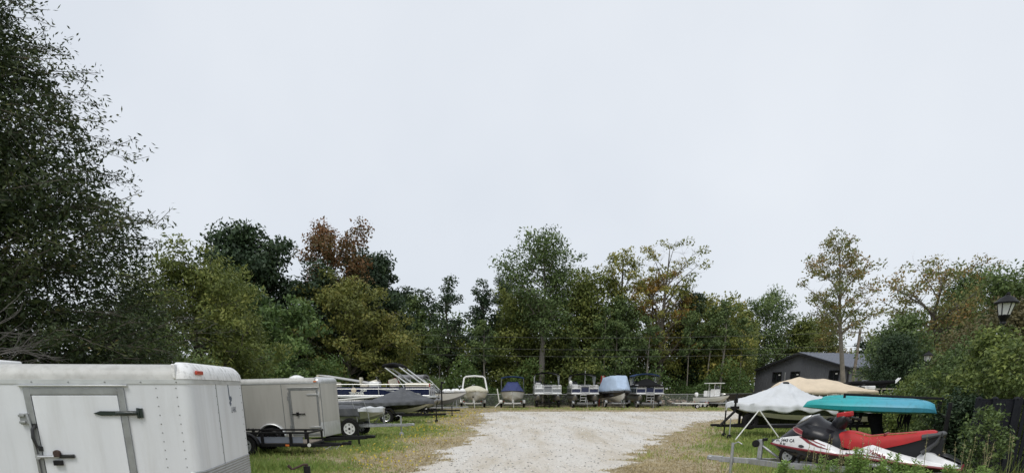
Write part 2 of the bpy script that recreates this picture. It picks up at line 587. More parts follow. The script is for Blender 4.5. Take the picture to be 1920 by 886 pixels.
def gravel_field(x, y):
    return lane_sd(x, y) + (vnoise(x, y, 2.6, 3) - 0.5) * 1.3 + (vnoise(x + 50, y, 0.55, 3) - 0.5) * 1.7

# ================================================================ GROUND
def ground_material():
    m, nt, out = new_mat('soil_and_turf')
    N, L = nt.nodes, nt.links
    b = N.new('ShaderNodeBsdfPrincipled')
    b.inputs['Roughness'].default_value = 0.95
    b.inputs['Specular IOR Level'].default_value = 0.1
    tc = N.new('ShaderNodeTexCoord')
    at = N.new('ShaderNodeAttribute')
    at.attribute_name = 'dry'

    def noise(sc, det):
        n = N.new('ShaderNodeTexNoise')
        n.inputs['Scale'].default_value = sc
        n.inputs['Detail'].default_value = det
        n.inputs['Roughness'].default_value = 0.65
        L.new(tc.outputs['Object'], n.inputs['Vector'])
        return n

    def ramp(src, stops):
        r = N.new('ShaderNodeValToRGB')
        while len(r.color_ramp.elements) < len(stops):
            r.color_ramp.elements.new(0.5)
        for e, (p, c) in zip(r.color_ramp.elements, stops):
            e.position = p
            e.color = (*c, 1)
        L.new(src, r.inputs['Fac'])
        return r
    n1, n2 = noise(0.5, 8), noise(7, 6)
    gr = ramp(n2.outputs['Fac'], [(0.3, (0.09, 0.11, 0.035)), (0.55, (0.17, 0.19, 0.06)), (0.75, (0.28, 0.26, 0.11))])
    dr = ramp(n2.outputs['Fac'], [(0.28, (0.2, 0.16, 0.095)), (0.5, (0.36, 0.305, 0.205)), (0.75, (0.52, 0.47, 0.37))])
    ad = N.new('ShaderNodeMath')
    ad.operation = 'ADD'
    L.new(at.outputs['Fac'], ad.inputs[0])
    L.new(n1.outputs['Fac'], ad.inputs[1])
    mr = N.new('ShaderNodeMapRange')
    mr.inputs['From Min'].default_value = 0.75
    mr.inputs['From Max'].default_value = 1.15
    L.new(ad.outputs[0], mr.inputs['Value'])
    mx = N.new('ShaderNodeMix')
    mx.data_type = 'RGBA'
    L.new(mr.outputs[0], mx.inputs[0])
    L.new(gr.outputs['Color'], mx.inputs[6])
    L.new(dr.outputs['Color'], mx.inputs[7])
    L.new(mx.outputs[2], b.inputs['Base Color'])
    bp = N.new('ShaderNodeBump')
    bp.inputs['Strength'].default_value = 0.6
    bp.inputs['Distance'].default_value = 0.05
    L.new(n2.outputs['Fac'], bp.inputs['Height'])
    L.new(bp.outputs[0], b.inputs['Normal'])
    L.new(b.outputs[0], out.inputs['Surface'])
    MATS['soil_and_turf'] = m
    m, nt, out = new_mat('gravel')
    N, L = nt.nodes, nt.links
    b = N.new('ShaderNodeBsdfPrincipled')
    b.inputs['Roughness'].default_value = 0.9
    b.inputs['Specular IOR Level'].default_value = 0.3
    tc = N.new('ShaderNodeTexCoord')
    n1, n2 = noise(0.35, 7), noise(16, 5)
    mpg = N.new('ShaderNodeMapping')
    mpg.inputs['Scale'].default_value = (1.0, 0.16, 1.0)
    L.new(tc.outputs['Object'], mpg.inputs[0])
    L.new(mpg.outputs[0], n1.inputs['Vector'])
    n1.inputs['Scale'].default_value = 0.8
    vo = N.new('ShaderNodeTexVoronoi')
    vo.inputs['Scale'].default_value = 38
    L.new(tc.outputs['Object'], vo.inputs['Vector'])
    st = ramp(vo.outputs['Color'], [(0.0, (0.50, 0.48, 0.44)), (0.45, (0.645, 0.62, 0.575)), (1.0, (0.75, 0.725, 0.68))])
    pa = ramp(n1.outputs['Fac'], [(0.34, (0.74, 0.68, 0.58)), (0.48, (0.93, 0.9, 0.86)), (0.62, (1.0, 1.0, 1.0))])
    mu = N.new('ShaderNodeMix')
    mu.data_type = 'RGBA'
    mu.blend_type = 'MULTIPLY'
    mu.inputs[0].default_value = 1
    L.new(st.outputs['Color'], mu.inputs[6])
    L.new(pa.outputs['Color'], mu.inputs[7])
    L.new(mu.outputs[2], b.inputs['Base Color'])
    bp = N.new('ShaderNodeBump')
    bp.inputs['Strength'].default_value = 0.45
    bp.inputs['Distance'].default_value = 0.05
    mm = N.new('ShaderNodeMath')
    mm.operation = 'ADD'
    L.new(vo.outputs['Distance'], mm.inputs[0])
    L.new(n2.outputs['Fac'], mm.inputs[1])
    L.new(mm.outputs[0], bp.inputs['Height'])
    L.new(bp.outputs[0], b.inputs['Normal'])
    L.new(b.outputs[0], out.inputs['Surface'])
    MATS['gravel'] = m


ground_material()


def dry_field(x, y):
    """how parched the turf is: bare and tan beside the lane, greener away from it, patchy everywhere"""
    sd = lane_sd(x, y)
    w = np.where(x > 1.0, 2.0, 1.8) + np.clip((y - 25) * 0.04, 0, 1.6)
    edge = np.clip(1.3 + sd / (w * 1.35), 0, 1)
    far = np.clip((y - 44) / 12, 0, 0.62)
    return np.clip(np.maximum(edge, far) * 0.75 + 0.13 + (vnoise(x, y, 3.0, 4) - 0.5) * 1.2, 0, 1)


xs = np.concatenate([[-900, -500, -250, -120, -60, -35], np.arange(-22, 26.1, 0.5), [40, 60, 120, 250, 500, 900]])
ys = np.concatenate([[-300, -100, -40, -10, 0, 5], np.arange(9, 72.1, 0.5), [80, 95, 120, 200, 400, 800, 1500]])
GX, GY = np.meshgrid(xs, ys, indexing='ij')
V = np.stack([GX.ravel(), GY.ravel(), np.zeros(GX.size)], 1)
ni, nj = len(xs), len(ys)
I, J = np.meshgrid(np.arange(ni - 1), np.arange(nj - 1), indexing='ij')
q = (I * nj + J).ravel()
ground = np_mesh('ground', V, np.stack([q, q + nj, q + nj + 1, q + 1], 1), 'soil_and_turf')
a = ground.data.attributes.new('dry', 'FLOAT', 'POINT')
a.data.foreach_set('value', dry_field(V[:, 0], V[:, 1]).astype(np.float32))
tag(ground, 'grassy storage yard ground, green and parched tan in patches', kind='structure')


# gravel lane: triangles of a fine grid cut where the stone thins out
def lane_sheet():
    st = 0.22
    gx = np.arange(-6, 34.01, st)
    gy = np.arange(8, 60, st)
    X, Y = np.meshgrid(gx, gy, indexing='ij')
    X = X + (rng.random(X.shape) - 0.5) * st * 0.5
    Y = Y + (rng.random(X.shape) - 0.5) * st * 0.5
    Fv = gravel_field(X, Y)
    nY = len(gy)
    P = np.stack([X.ravel(), Y.ravel()], 1)
    fv = Fv.ravel()
    I, J = np.meshgrid(np.arange(len(gx) - 1), np.arange(nY - 1), indexing='ij')
    q = (I * nY + J).ravel()
    T = np.concatenate([np.stack([q, q + nY, q + nY + 1], 1), np.stack([q, q + nY + 1, q + 1], 1)])
    pos = fv[T] > 0
    cnt = pos.sum(1)
    full = T[cnt == 3]
    used = np.unique(full)
    remap = -np.ones(len(P), int)
    remap[used] = np.arange(len(used))
    vs = P[used].tolist()
    fs = remap[full].tolist()
    for t, p in zip(T[(cnt > 0) & (cnt < 3)], pos[(cnt > 0) & (cnt < 3)]):
        poly = []
        for k in range(3):
            a, b = t[k], t[(k + 1) % 3]
            if fv[a] > 0:
                poly.append(P[a])
            if (fv[a] > 0) != (fv[b] > 0):
                u = fv[a] / (fv[a] - fv[b])
                poly.append(P[a] + (P[b] - P[a]) * u)
        i0 = len(vs)
        vs.extend([list(v) for v in poly])
        for k in range(1, len(poly) - 1):
            fs.append([i0, i0 + k, i0 + k + 1])
    V = np.array(vs)
    return np.concatenate([V, np.full((len(V), 1), 0.006)], 1), np.array(fs)


V, F = lane_sheet()
o = np_mesh('gravel_drive', V, F, 'gravel')
tag(o, 'pale crushed stone drive running back between the parked boats', kind='structure')


def keep_view(x, y, m=0.06):
    """ground the photograph can see, with some margin either side"""
    return (np.abs(x) < y * (0.80 + m)) & (y > 12.5)


# loose stones
n = 17000
y = 13 + 44 * rng.random(n) ** 1.6
x = (rng.random(n) - 0.5) * 2 * 12 + np.where(y > 40, 4, 1.0)
g = gravel_field(x, y)
k = (g > -0.5) & (rng.random(n) < np.clip(0.55 + g, 0.12, 1)) & keep_view(x, y)
x, y = x[k], y[k]
n = len(x)
r = (0.010 + 0.022 * rng.random(n) ** 2) * (1 + (y - 13) * 0.012)
OCT = np.array([(1, 0, 0), (-1, 0, 0), (0, 1, 0), (0, -1, 0), (0, 0, 1), (0, 0, -0.5)], float)
OF = np.array([(0, 2, 4), (2, 1, 4), (1, 3, 4), (3, 0, 4), (2, 0, 5), (1, 2, 5), (3, 1, 5), (0, 3, 5)])
sc = np.stack([r * (0.7 + 0.7 * rng.random(n)), r * (0.7 + 0.7 * rng.random(n)), r * (0.5 + 0.5 * rng.random(n))], 1)
an = rng.random(n) * 6.28
Vv = OCT[None] * sc[:, None, :]
cx, sx_ = np.cos(an)[:, None], np.sin(an)[:, None]
Vr = np.stack([Vv[..., 0] * cx - Vv[..., 1] * sx_, Vv[..., 0] * sx_ + Vv[..., 1] * cx, Vv[..., 2]], -1)
Vr += np.stack([x, y, np.full(n, 0.012)], 1)[:, None, :]
F = (OF[None] + (np.arange(n) * 6)[:, None, None]).reshape(-1, 3)
o = np_mesh('loose_gravel', Vr.reshape(-1, 3), F, 'gravel_stone', tint=np.zeros(len(F)))
tag(o, 'loose pale stones scattered over the gravel drive', 'gravel', kind='stuff')


# grass: tufts of bent blades
def blades(name, x, y, h, w, mat, label, cat, lean=0.5, per=4, tint=None):
    n = len(x)
    x, y, h, w = [np.repeat(a, per) for a in (x, y, h, w)]
    tt = np.repeat(tint, per) if tint is not None else rng.random(n * per)
    n *= per
    x = x + rng.normal(0, 1, n) * w * 2.5
    y = y + rng.normal(0, 1, n) * w * 2.5
    h = h * (0.5 + 0.7 * rng.random(n))
    a = rng.random(n) * 6.283
    d = np.stack([np.cos(a), np.sin(a)], 1)
    b = rng.random(n) * 6.283
    s = np.stack([np.cos(b), np.sin(b)], 1) * (w / 2)[:, None]
    l1 = d * (h * lean * (0.1 + 0.3 * rng.random(n)))[:, None]
    l2 = d * (h * lean * (0.4 + 0.9 * rng.random(n)))[:, None]
    base = np.stack([x, y], 1)
    z0 = np.zeros(n)
    A = np.concatenate([base, z0[:, None]], 1)
    C = np.concatenate([base + l1 + s, (h * 0.45)[:, None]], 1)
    D = np.concatenate([base + l2, h[:, None]], 1)
    E = np.concatenate([base + l1 - s, (h * 0.45)[:, None]], 1)
    V = np.stack([A, C, D, E], 1).reshape(-1, 3)
    F = np.arange(n * 4).reshape(-1, 4)
    o = np_mesh(name, V, F, mat, tint=tt)
    tag(o, label, cat, kind='stuff')
    return o


def scatter(n, near=13.0, far=66.0, p=1.7):
    y = near + (far - near) * rng.random(n) ** p
    x = (rng.random(n) * 2 - 1) * (y * 0.82)
    k = (x > -16) & (x < 24)
    return x[k], y[k]


x, y = scatter(105000)
sd = gravel_field(x, y)
dry = dry_field(x, y)
k = (sd < -0.25) & (rng.random(len(x)) > dry * 1.25 - 0.05) & (rng.random(len(x)) < 0.8)
gx, gy = x[k], y[k]
hh = (0.05 + 0.20 * vnoise(gx, gy, 1.3, 4) ** 2.2 + 0.03 * rng.random(len(gx))) * np.where(gx > 3, 1.25, 1.0)
hh *= np.clip(0.6 - lane_sd(gx, gy) * 0.25, 0.6, 1.15)
blades('green_grass', gx, gy, hh, 0.009 + 0.0006 * gy, 'grass_green', 'uneven green grass growing between the trailers and the gravel', 'grass',
       tint=np.clip(0.45 + 0.55 * dry[k] + (vnoise(gx, gy, 2, 3) - 0.5) * 0.9, 0, 1))
k = (sd < 0.12) & (rng.random(len(x)) < dry * 0.85 - 0.02)
gx, gy = x[k], y[k]
hh = 0.035 + 0.07 * vnoise(gx, gy, 1.1, 3) * rng.random(len(gx))
blades('dry_grass', gx, gy, hh, 0.009 + 0.0006 * gy, 'grass_dry', 'short parched tan grass along both edges of the drive', 'grass', lean=1.4,
       tint=np.clip(vnoise(gx, gy, 1.5, 3), 0, 1))
# tall seeding grass by the right-hand fence and watercraft
n = 900
x = 3.5 + 7.2 * rng.random(n)
y = 10.4 + 3.0 * rng.random(n)
k = vnoise(x, y, 0.7, 2) > 0.50
blades('tall_grass', x[k], y[k], 0.35 + 0.35 * rng.random(k.sum()), np.full(k.sum(), 0.011), 'grass_green',
       'tall rank grass growing up around the jet ski trailer', 'grass', lean=0.35, per=3)
x = -9 + 7.5 * rng.random(2600)
y = 12.8 + 12 * rng.random(2600)
k = (vnoise(x, y, 0.9, 2) > 0.5) & (lane_sd(x, y) < -1.2)
blades('ragged_grass', x[k], y[k], 0.14 + 0.16 * rng.random(k.sum()), np.full(k.sum(), 0.008), 'grass_green',
       'ragged longer grass around the left row of trailers', 'grass', lean=0.5, per=2)

# yellow flowers among the grass on the left
cl = np.array([(-3.3, 17.2), (-3.0, 16.0), (-2.9, 22.5), (-3.4, 24), (-3.0, 29), (-2.8, 33), (-3.4, 36), (-3.2, 41), (-3.0, 46), (-2.8, 15.4), (-4.0, 19.5), (-3.8, 30), (-4.6, 49), (-3.4, 51)])
w = rng.integers(0, len(cl), 620)
p = cl[w] + rng.normal(0, 1, (620, 2)) * np.array([0.34, 0.6]) * (0.6 + cl[w, 1:2] / 25)
n = len(p)
r = (0.012 + 0.012 * rng.random(n)) * (0.7 + p[:, 1] / 28)
z = 0.10 + 0.14 * rng.random(n)
c = np.stack([p[:, 0], p[:, 1], z], 1)
u = rng.normal(0, 1, (n, 3))
u /= np.linalg.norm(u, axis=1, keepdims=True)
v = np.cross(u, rng.normal(0, 1, (n, 3)))
v /= np.linalg.norm(v, axis=1, keepdims=True)
V = np.stack([c - u * r[:, None], c - v * r[:, None], c + u * r[:, None], c + v * r[:, None]], 1).reshape(-1, 3)
o = np_mesh('yellow_flowers', V, np.arange(n * 4).reshape(-1, 4), 'petal_yellow', tint=rng.random(n))
tag(o, 'small yellow wildflowers dotted through the grass left of the drive', 'flowers', kind='stuff')


# ================================================================ TREES
def leaf_quads(C, L, W, up=0.35, dirs=None, jit=1.0, nrm=None):
    """one rhombic leaf at every centre"""
    n = len(C)
    a = rng.normal(0, 1, (n, 3)) * jit
    if dirs is not None:
        a = a * 0.6 + dirs
    a /= np.linalg.norm(a, axis=1, keepdims=True) + 1e-9
    nr = rng.normal(0, 1, (n, 3)) + np.array([0, 0, up * 2])
    if nrm is not None:
        nr = nr * 0.45 + nrm * 0.9
    b = np.cross(nr, a)
    b /= np.linalg.norm(b, axis=1, keepdims=True) + 1e-9
    l = (np.asarray(L) * (0.65 + 0.7 * rng.random(n)))[:, None] / 2
    w = (np.asarray(W) * (0.65 + 0.7 * rng.random(n)))[:, None] / 2
    V = np.stack([C - a * l, C - b * w, C + a * l, C + b * w], 1).reshape(-1, 3)
    return V, np.arange(n * 4).reshape(-1, 4)


SHAPES = {
    'round': lambda u: math.sqrt(max(0.02, 1 - (2 * u - 0.9) ** 2 / 1.25)),
    'egg': lambda u: math.sqrt(max(0.02, 1 - abs(2 * u - 0.75) ** 2.2 / 1.6)),
    'cone': lambda u: max(0.10, 1.02 - u * 0.92) * min(1, 0.45 + u * 3),
    'column': lambda u: max(0.2, 1 - u ** 3 * 0.8) * min(1, 0.6 + u * 2),
    'vase': lambda u: min(1, 0.35 + u * 0.95) * math.sqrt(max(0.03, 1 - max(0, u - 0.6) ** 2 / 0.17)),
}


def grow(H, base, Rx, shape, limbs, subs, per, leaf, lw, clump, trunk_r, seed, lean=(0, 0), red=0.0, sparse=0.0, tip_bare=0, flat=0.75, inner=0.5):
    """skeleton of trunk, limbs and branchlets with leaf clumps on them; returns wood MB, leaf centres and tints"""
    rd = random.Random(seed)
    wood = MB()
    ph = rd.random() * 6.28
    tz = [H * f for f in (0, 0.12, 0.3, 0.5, 0.7, 0.86, 0.97)]
    tp = [Vector((lean[0] * (z / H) + 0.015 * H * math.sin(z / H * 5 + ph) * (z / H), lean[1] * (z / H) + 0.015 * H * math.cos(z / H * 4 + ph) * (z / H), z)) for z in tz]
    tr = [trunk_r * f for f in (1.25, 1.0, 0.85, 0.66, 0.42, 0.22, 0.06)]
    wood.tube(tp, tr, 7)

    def trunk_at(z):
        for i in range(len(tz) - 1):
            if z <= tz[i + 1]:
                f = (z - tz[i]) / (tz[i + 1] - tz[i])
                return tp[i].lerp(tp[i + 1], f), tr[i] + (tr[i + 1] - tr[i]) * f
        return tp[-1], tr[-1]
    cents, rads, tints = [], [], []
    f = SHAPES[shape]
    sect = [0.6 + 0.65 * rd.random() for _ in range(7)]          # uneven from one side to another
    ga = rd.random() * 6.28
    for i in range(limbs):
        u = (i + 0.3 + 0.5 * rd.random()) / limbs
        az = ga + i * 2.39996 + rd.uniform(-0.5, 0.5)
        zt = base + (H - base) * u
        rad = Rx * f(u) * sect[int((az % 6.283) / 6.284 * 7)] * rd.uniform(0.75, 1.1)
        z0 = max(base * 0.9, zt - (H - base) * rd.uniform(0.12, 0.3) - rad * 0.25)
        p0, r0 = trunk_at(z0)
        tc, _ = trunk_at(min(zt, H * 0.97))
        end = Vector((tc.x + math.cos(az) * rad, tc.y + math.sin(az) * rad, zt))
        mid = p0.lerp(end, 0.5) + Vector((0, 0, rad * rd.uniform(-0.06, 0.14)))
        r0 = min(r0 * 0.62, trunk_r * 0.42)
        path = [p0, p0.lerp(mid, 0.5) + Vector((0, 0, rad * 0.03)), mid, mid.lerp(end, 0.55), end]
        wood.tube(path, [r0, r0 * 0.8, r0 * 0.6, r0 * 0.35, r0 * 0.1], 5, caps=False)
        for j in range(subs):
            t = 0.3 + 0.7 * (j + rd.random()) / subs
            b = p0.lerp(mid, t * 2) if t < 0.5 else mid.lerp(end, t * 2 - 1)
            spread = Rx * rd.uniform(0.12, 0.34) + 0.15
            v = Vector((rd.gauss(0, 1), rd.gauss(0, 1), rd.gauss(0.25, 0.7)))
            v += (end - p0).normalized() * 0.6
            tip = b + v.normalized() * spread
            wood.tube([b, b.lerp(tip, 0.6) + Vector((0, 0, 0.03)), tip], [r0 * 0.35, r0 * 0.2, r0 * 0.07], 3, caps=False)
            if rd.random() < sparse:
                for q in range(tip_bare):
                    t2 = tip + Vector((rd.gauss(0, 1), rd.gauss(0, 1), abs(rd.gauss(0.5, 0.8)))).normalized() * spread * 0.8
                    wood.tube([tip, t2], [r0 * 0.12, r0 * 0.03], 3, caps=False)
                continue
            cents.append(tip)
            rads.append(clump * rd.uniform(0.5, 1.5))
            tints.append(min(1, max(0, rd.uniform(0.02, 0.88) + red * (tip.z - base) / (H - base) + rd.gauss(0, 0.1))))
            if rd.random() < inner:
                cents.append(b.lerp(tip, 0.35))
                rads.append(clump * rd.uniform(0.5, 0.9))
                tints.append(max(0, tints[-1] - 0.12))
    cents = np.array([tuple(c) for c in cents])
    rads = np.array(rads)
    tints = np.array(tints)
    m = len(cents)
    cnt = np.maximum(6, (per * (rads / clump) ** 2).astype(int))
    idx = np.repeat(np.arange(m), cnt)
    d = rng.normal(0, 1, (len(idx), 3))
    d /= np.linalg.norm(d, axis=1, keepdims=True)
    rr = rads[idx] * rng.random(len(idx)) ** 0.45
    C = cents[idx] + d * rr[:, None] * np.array([1, 1, flat])
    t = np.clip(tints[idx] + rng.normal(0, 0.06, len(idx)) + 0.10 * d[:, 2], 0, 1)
    return wood, C, t, d


def tree(name, label, cat, X, Y, H, w, shape='round', base=None, mat='leaf_green', bark='bark', leaf=0.26, per=60, limbs=16, subs=7,
         clump=None, trunk_r=None, seed=1, lean=(0, 0), red=0.0, sparse=0.0, tip_bare=0, group=None, lw=0.55, inner=0.5, flat=0.75):
    base = H * 0.25 if base is None else base
    Rx = w / 2
    clump = clump or max(0.25, Rx * 0.27)
    wood, C, t, dn = grow(H, base, Rx * 0.85, shape, limbs, subs, per * (1.3 if leaf >= 0.2 else 1.25), leaf, lw, clump, trunk_r or max(0.05, H * 0.014), seed, lean, red, sparse, tip_bare, flat, inner)
    k = H / np.percentile(C[:, 2], 99.6)
    mx = np.median(C[:, 0])
    kx = Rx / (np.percentile(np.abs(C[:, 0] - mx), 98))
    S = np.array([kx, kx, k])
    C = C * S
    wood.v = [(a * kx, b * kx, c * k) for a, b, c in wood.v]
    root = thing(name, label, cat, (X, Y, 0), group=group)
    wood.build('trunk', bark, root, smooth=60)
    leaf *= 1.14
    V, F = leaf_quads(C, leaf, leaf * lw, nrm=dn)
    np_mesh('crown', V, F, mat, tint=t, parent=root)
    return root


# --- the big willow oak at the left edge: tiers of level sprays with narrow leaves
def willow_oak():
    rd = random.Random(5)
    root = thing('willow_oak', 'tall dark narrow-leaved oak with feathery sprays at the left edge', 'tree', (-11.5, 13.8, 0))
    wood = MB()
    H = 11.5
    wood.tube([(0, 0, 0), (0.1, 0.05, 3), (0.0, 0.1, 6), (0.1, 0, 9), (0.1, 0, H)], [0.26, 0.21, 0.15, 0.08, 0.02], 10)
    twig = MB()
    Cs, Ds, Ts = [], [], []
    zs_, es_ = [0.5, 3.0, 4.6, 6.4, 7.3, 8.6, 10.0, 11.3], [4.6, 5.2, 5.1, 4.2, 3.7, 2.9, 1.9, 0.7]
    nb = 640
    for i in range(nb):
        z = 0.8 + 10.3 * (i + rd.random()) / nb
        az = rd.gauss(-0.62, 1.0)
        Ln = max(0.5, float(np.interp(z, zs_, es_)) * (rd.uniform(0.45, 0.9) if i % 3 else rd.uniform(0.88, 1.08)))
        rise = rd.uniform(0.0, 0.62)
        d = Vector((math.cos(az), math.sin(az), rise))
        p0 = Vector((0, 0, max(0.5, z - rise * Ln + 0.1 * Ln)))
        wob = rd.uniform(0.04, 0.16)
        pts = []
        for k in range(6):
            s = k / 5
            pts.append(p0 + d * Ln * s + Vector((wob * math.sin(s * 6 + i), wob * math.cos(s * 5 + i * 1.7), -0.1 * Ln * s * s * s + wob * math.sin(s * 7 + i))))
        wood.tube(pts, [0.020 * (1 - 0.17 * k) for k in range(6)], 4, caps=False)
        tint0 = rd.uniform(0.1, 0.8)
        nt_ = int(7 + Ln * 3.6)
        for j in range(nt_):
            s = 0.24 + 0.76 * (j + rd.random()) / nt_
            f = s * 5
            k = min(4, int(f))
            b = pts[k].lerp(pts[k + 1], f - k)
            sd = 1 if rd.random() < 0.5 else -1
            a2 = az + sd * rd.uniform(0.2, 1.1)
            tl = rd.uniform(0.3, 0.8) * (1.15 - 0.5 * s)
            td = Vector((math.cos(a2), math.sin(a2), rd.uniform(-0.35, 0.55)))
            e = b + td * tl
            if j % 2 == 0:
                twig.tube([b, e], [0.007, 0.003], 3, caps=False)
            nl = int(10 + 12 * tl)
            for q in range(nl):
                v = rd.random()
                Cs.append((b.x + (e.x - b.x) * v + rd.gauss(0, .06), b.y + (e.y - b.y) * v + rd.gauss(0, .06), b.z + (e.z - b.z) * v + rd.gauss(0, .05)))
                Ds.append((td.x + rd.gauss(0, .6), td.y + rd.gauss(0, .6), td.z + rd.gauss(0, .45)))
                Ts.append(tint0 + rd.gauss(0, .12))
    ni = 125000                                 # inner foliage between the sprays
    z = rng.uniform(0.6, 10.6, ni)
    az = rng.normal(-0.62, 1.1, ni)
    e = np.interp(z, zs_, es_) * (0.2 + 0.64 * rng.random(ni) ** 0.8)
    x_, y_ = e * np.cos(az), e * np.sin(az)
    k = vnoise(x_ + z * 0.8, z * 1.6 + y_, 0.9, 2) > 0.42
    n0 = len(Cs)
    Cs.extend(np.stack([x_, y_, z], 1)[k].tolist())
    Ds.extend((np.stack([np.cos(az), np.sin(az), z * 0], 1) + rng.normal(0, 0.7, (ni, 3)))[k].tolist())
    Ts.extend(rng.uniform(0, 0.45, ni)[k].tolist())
    tr = wood.build('trunk', 'bark', root, smooth=60)
    twig.build('twigs', 'bark', tr, smooth=0)
    C = np.array(Cs)
    inn = np.arange(len(C)) >= n0
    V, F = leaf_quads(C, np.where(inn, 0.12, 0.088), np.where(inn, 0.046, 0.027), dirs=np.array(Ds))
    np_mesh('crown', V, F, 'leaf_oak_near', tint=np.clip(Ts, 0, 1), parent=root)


willow_oak()

# --- bare dead branches in front of the oak
root = thing('dead_branch', 'bare grey dead branches fanning out low before the dark oak', 'branch', (-7.05, 8.95, 0))
mb = MB()
rd = random.Random(3)


def fork(p, d, ln, r, lv):
    q = p + d * ln
    m_ = p.lerp(q, 0.5) + Vector((rd.gauss(0, .04), rd.gauss(0, .04), rd.gauss(0, .04))) * ln
    mb.tube([p, m_, q], [r, r * 0.8, r * 0.55], 4, caps=False)
    if lv == 0:
        return
    for k in range(3):
        a = Vector((d.x + rd.gauss(0, .3), d.y + rd.gauss(0, .3), d.z + rd.gauss(0.05, .32))).normalized()
        fork(p.lerp(q, 0.45 + 0.27 * k), a, ln * rd.uniform(0.5, 0.75), r * 0.55, lv - 1)


for a in (Vector((0.85, 0.1, 0.36)), Vector((0.95, 0.1, 0.12)), Vector((0.75, 0.0, 0.6)), Vector((0.9, 0.05, 0.25)), Vector((0.6, 0.05, 0.75))):
    fork(Vector((0, 0, 2.05)), a.normalized(), 0.62, 0.011, 3)
mb.tube([(0, 0, 0), (0.02, 0, 1.0), (0, 0, 2.1)], [0.05, 0.035, 0.022], 6)
mb.build('branch', 'bark_dead', root, smooth=60)

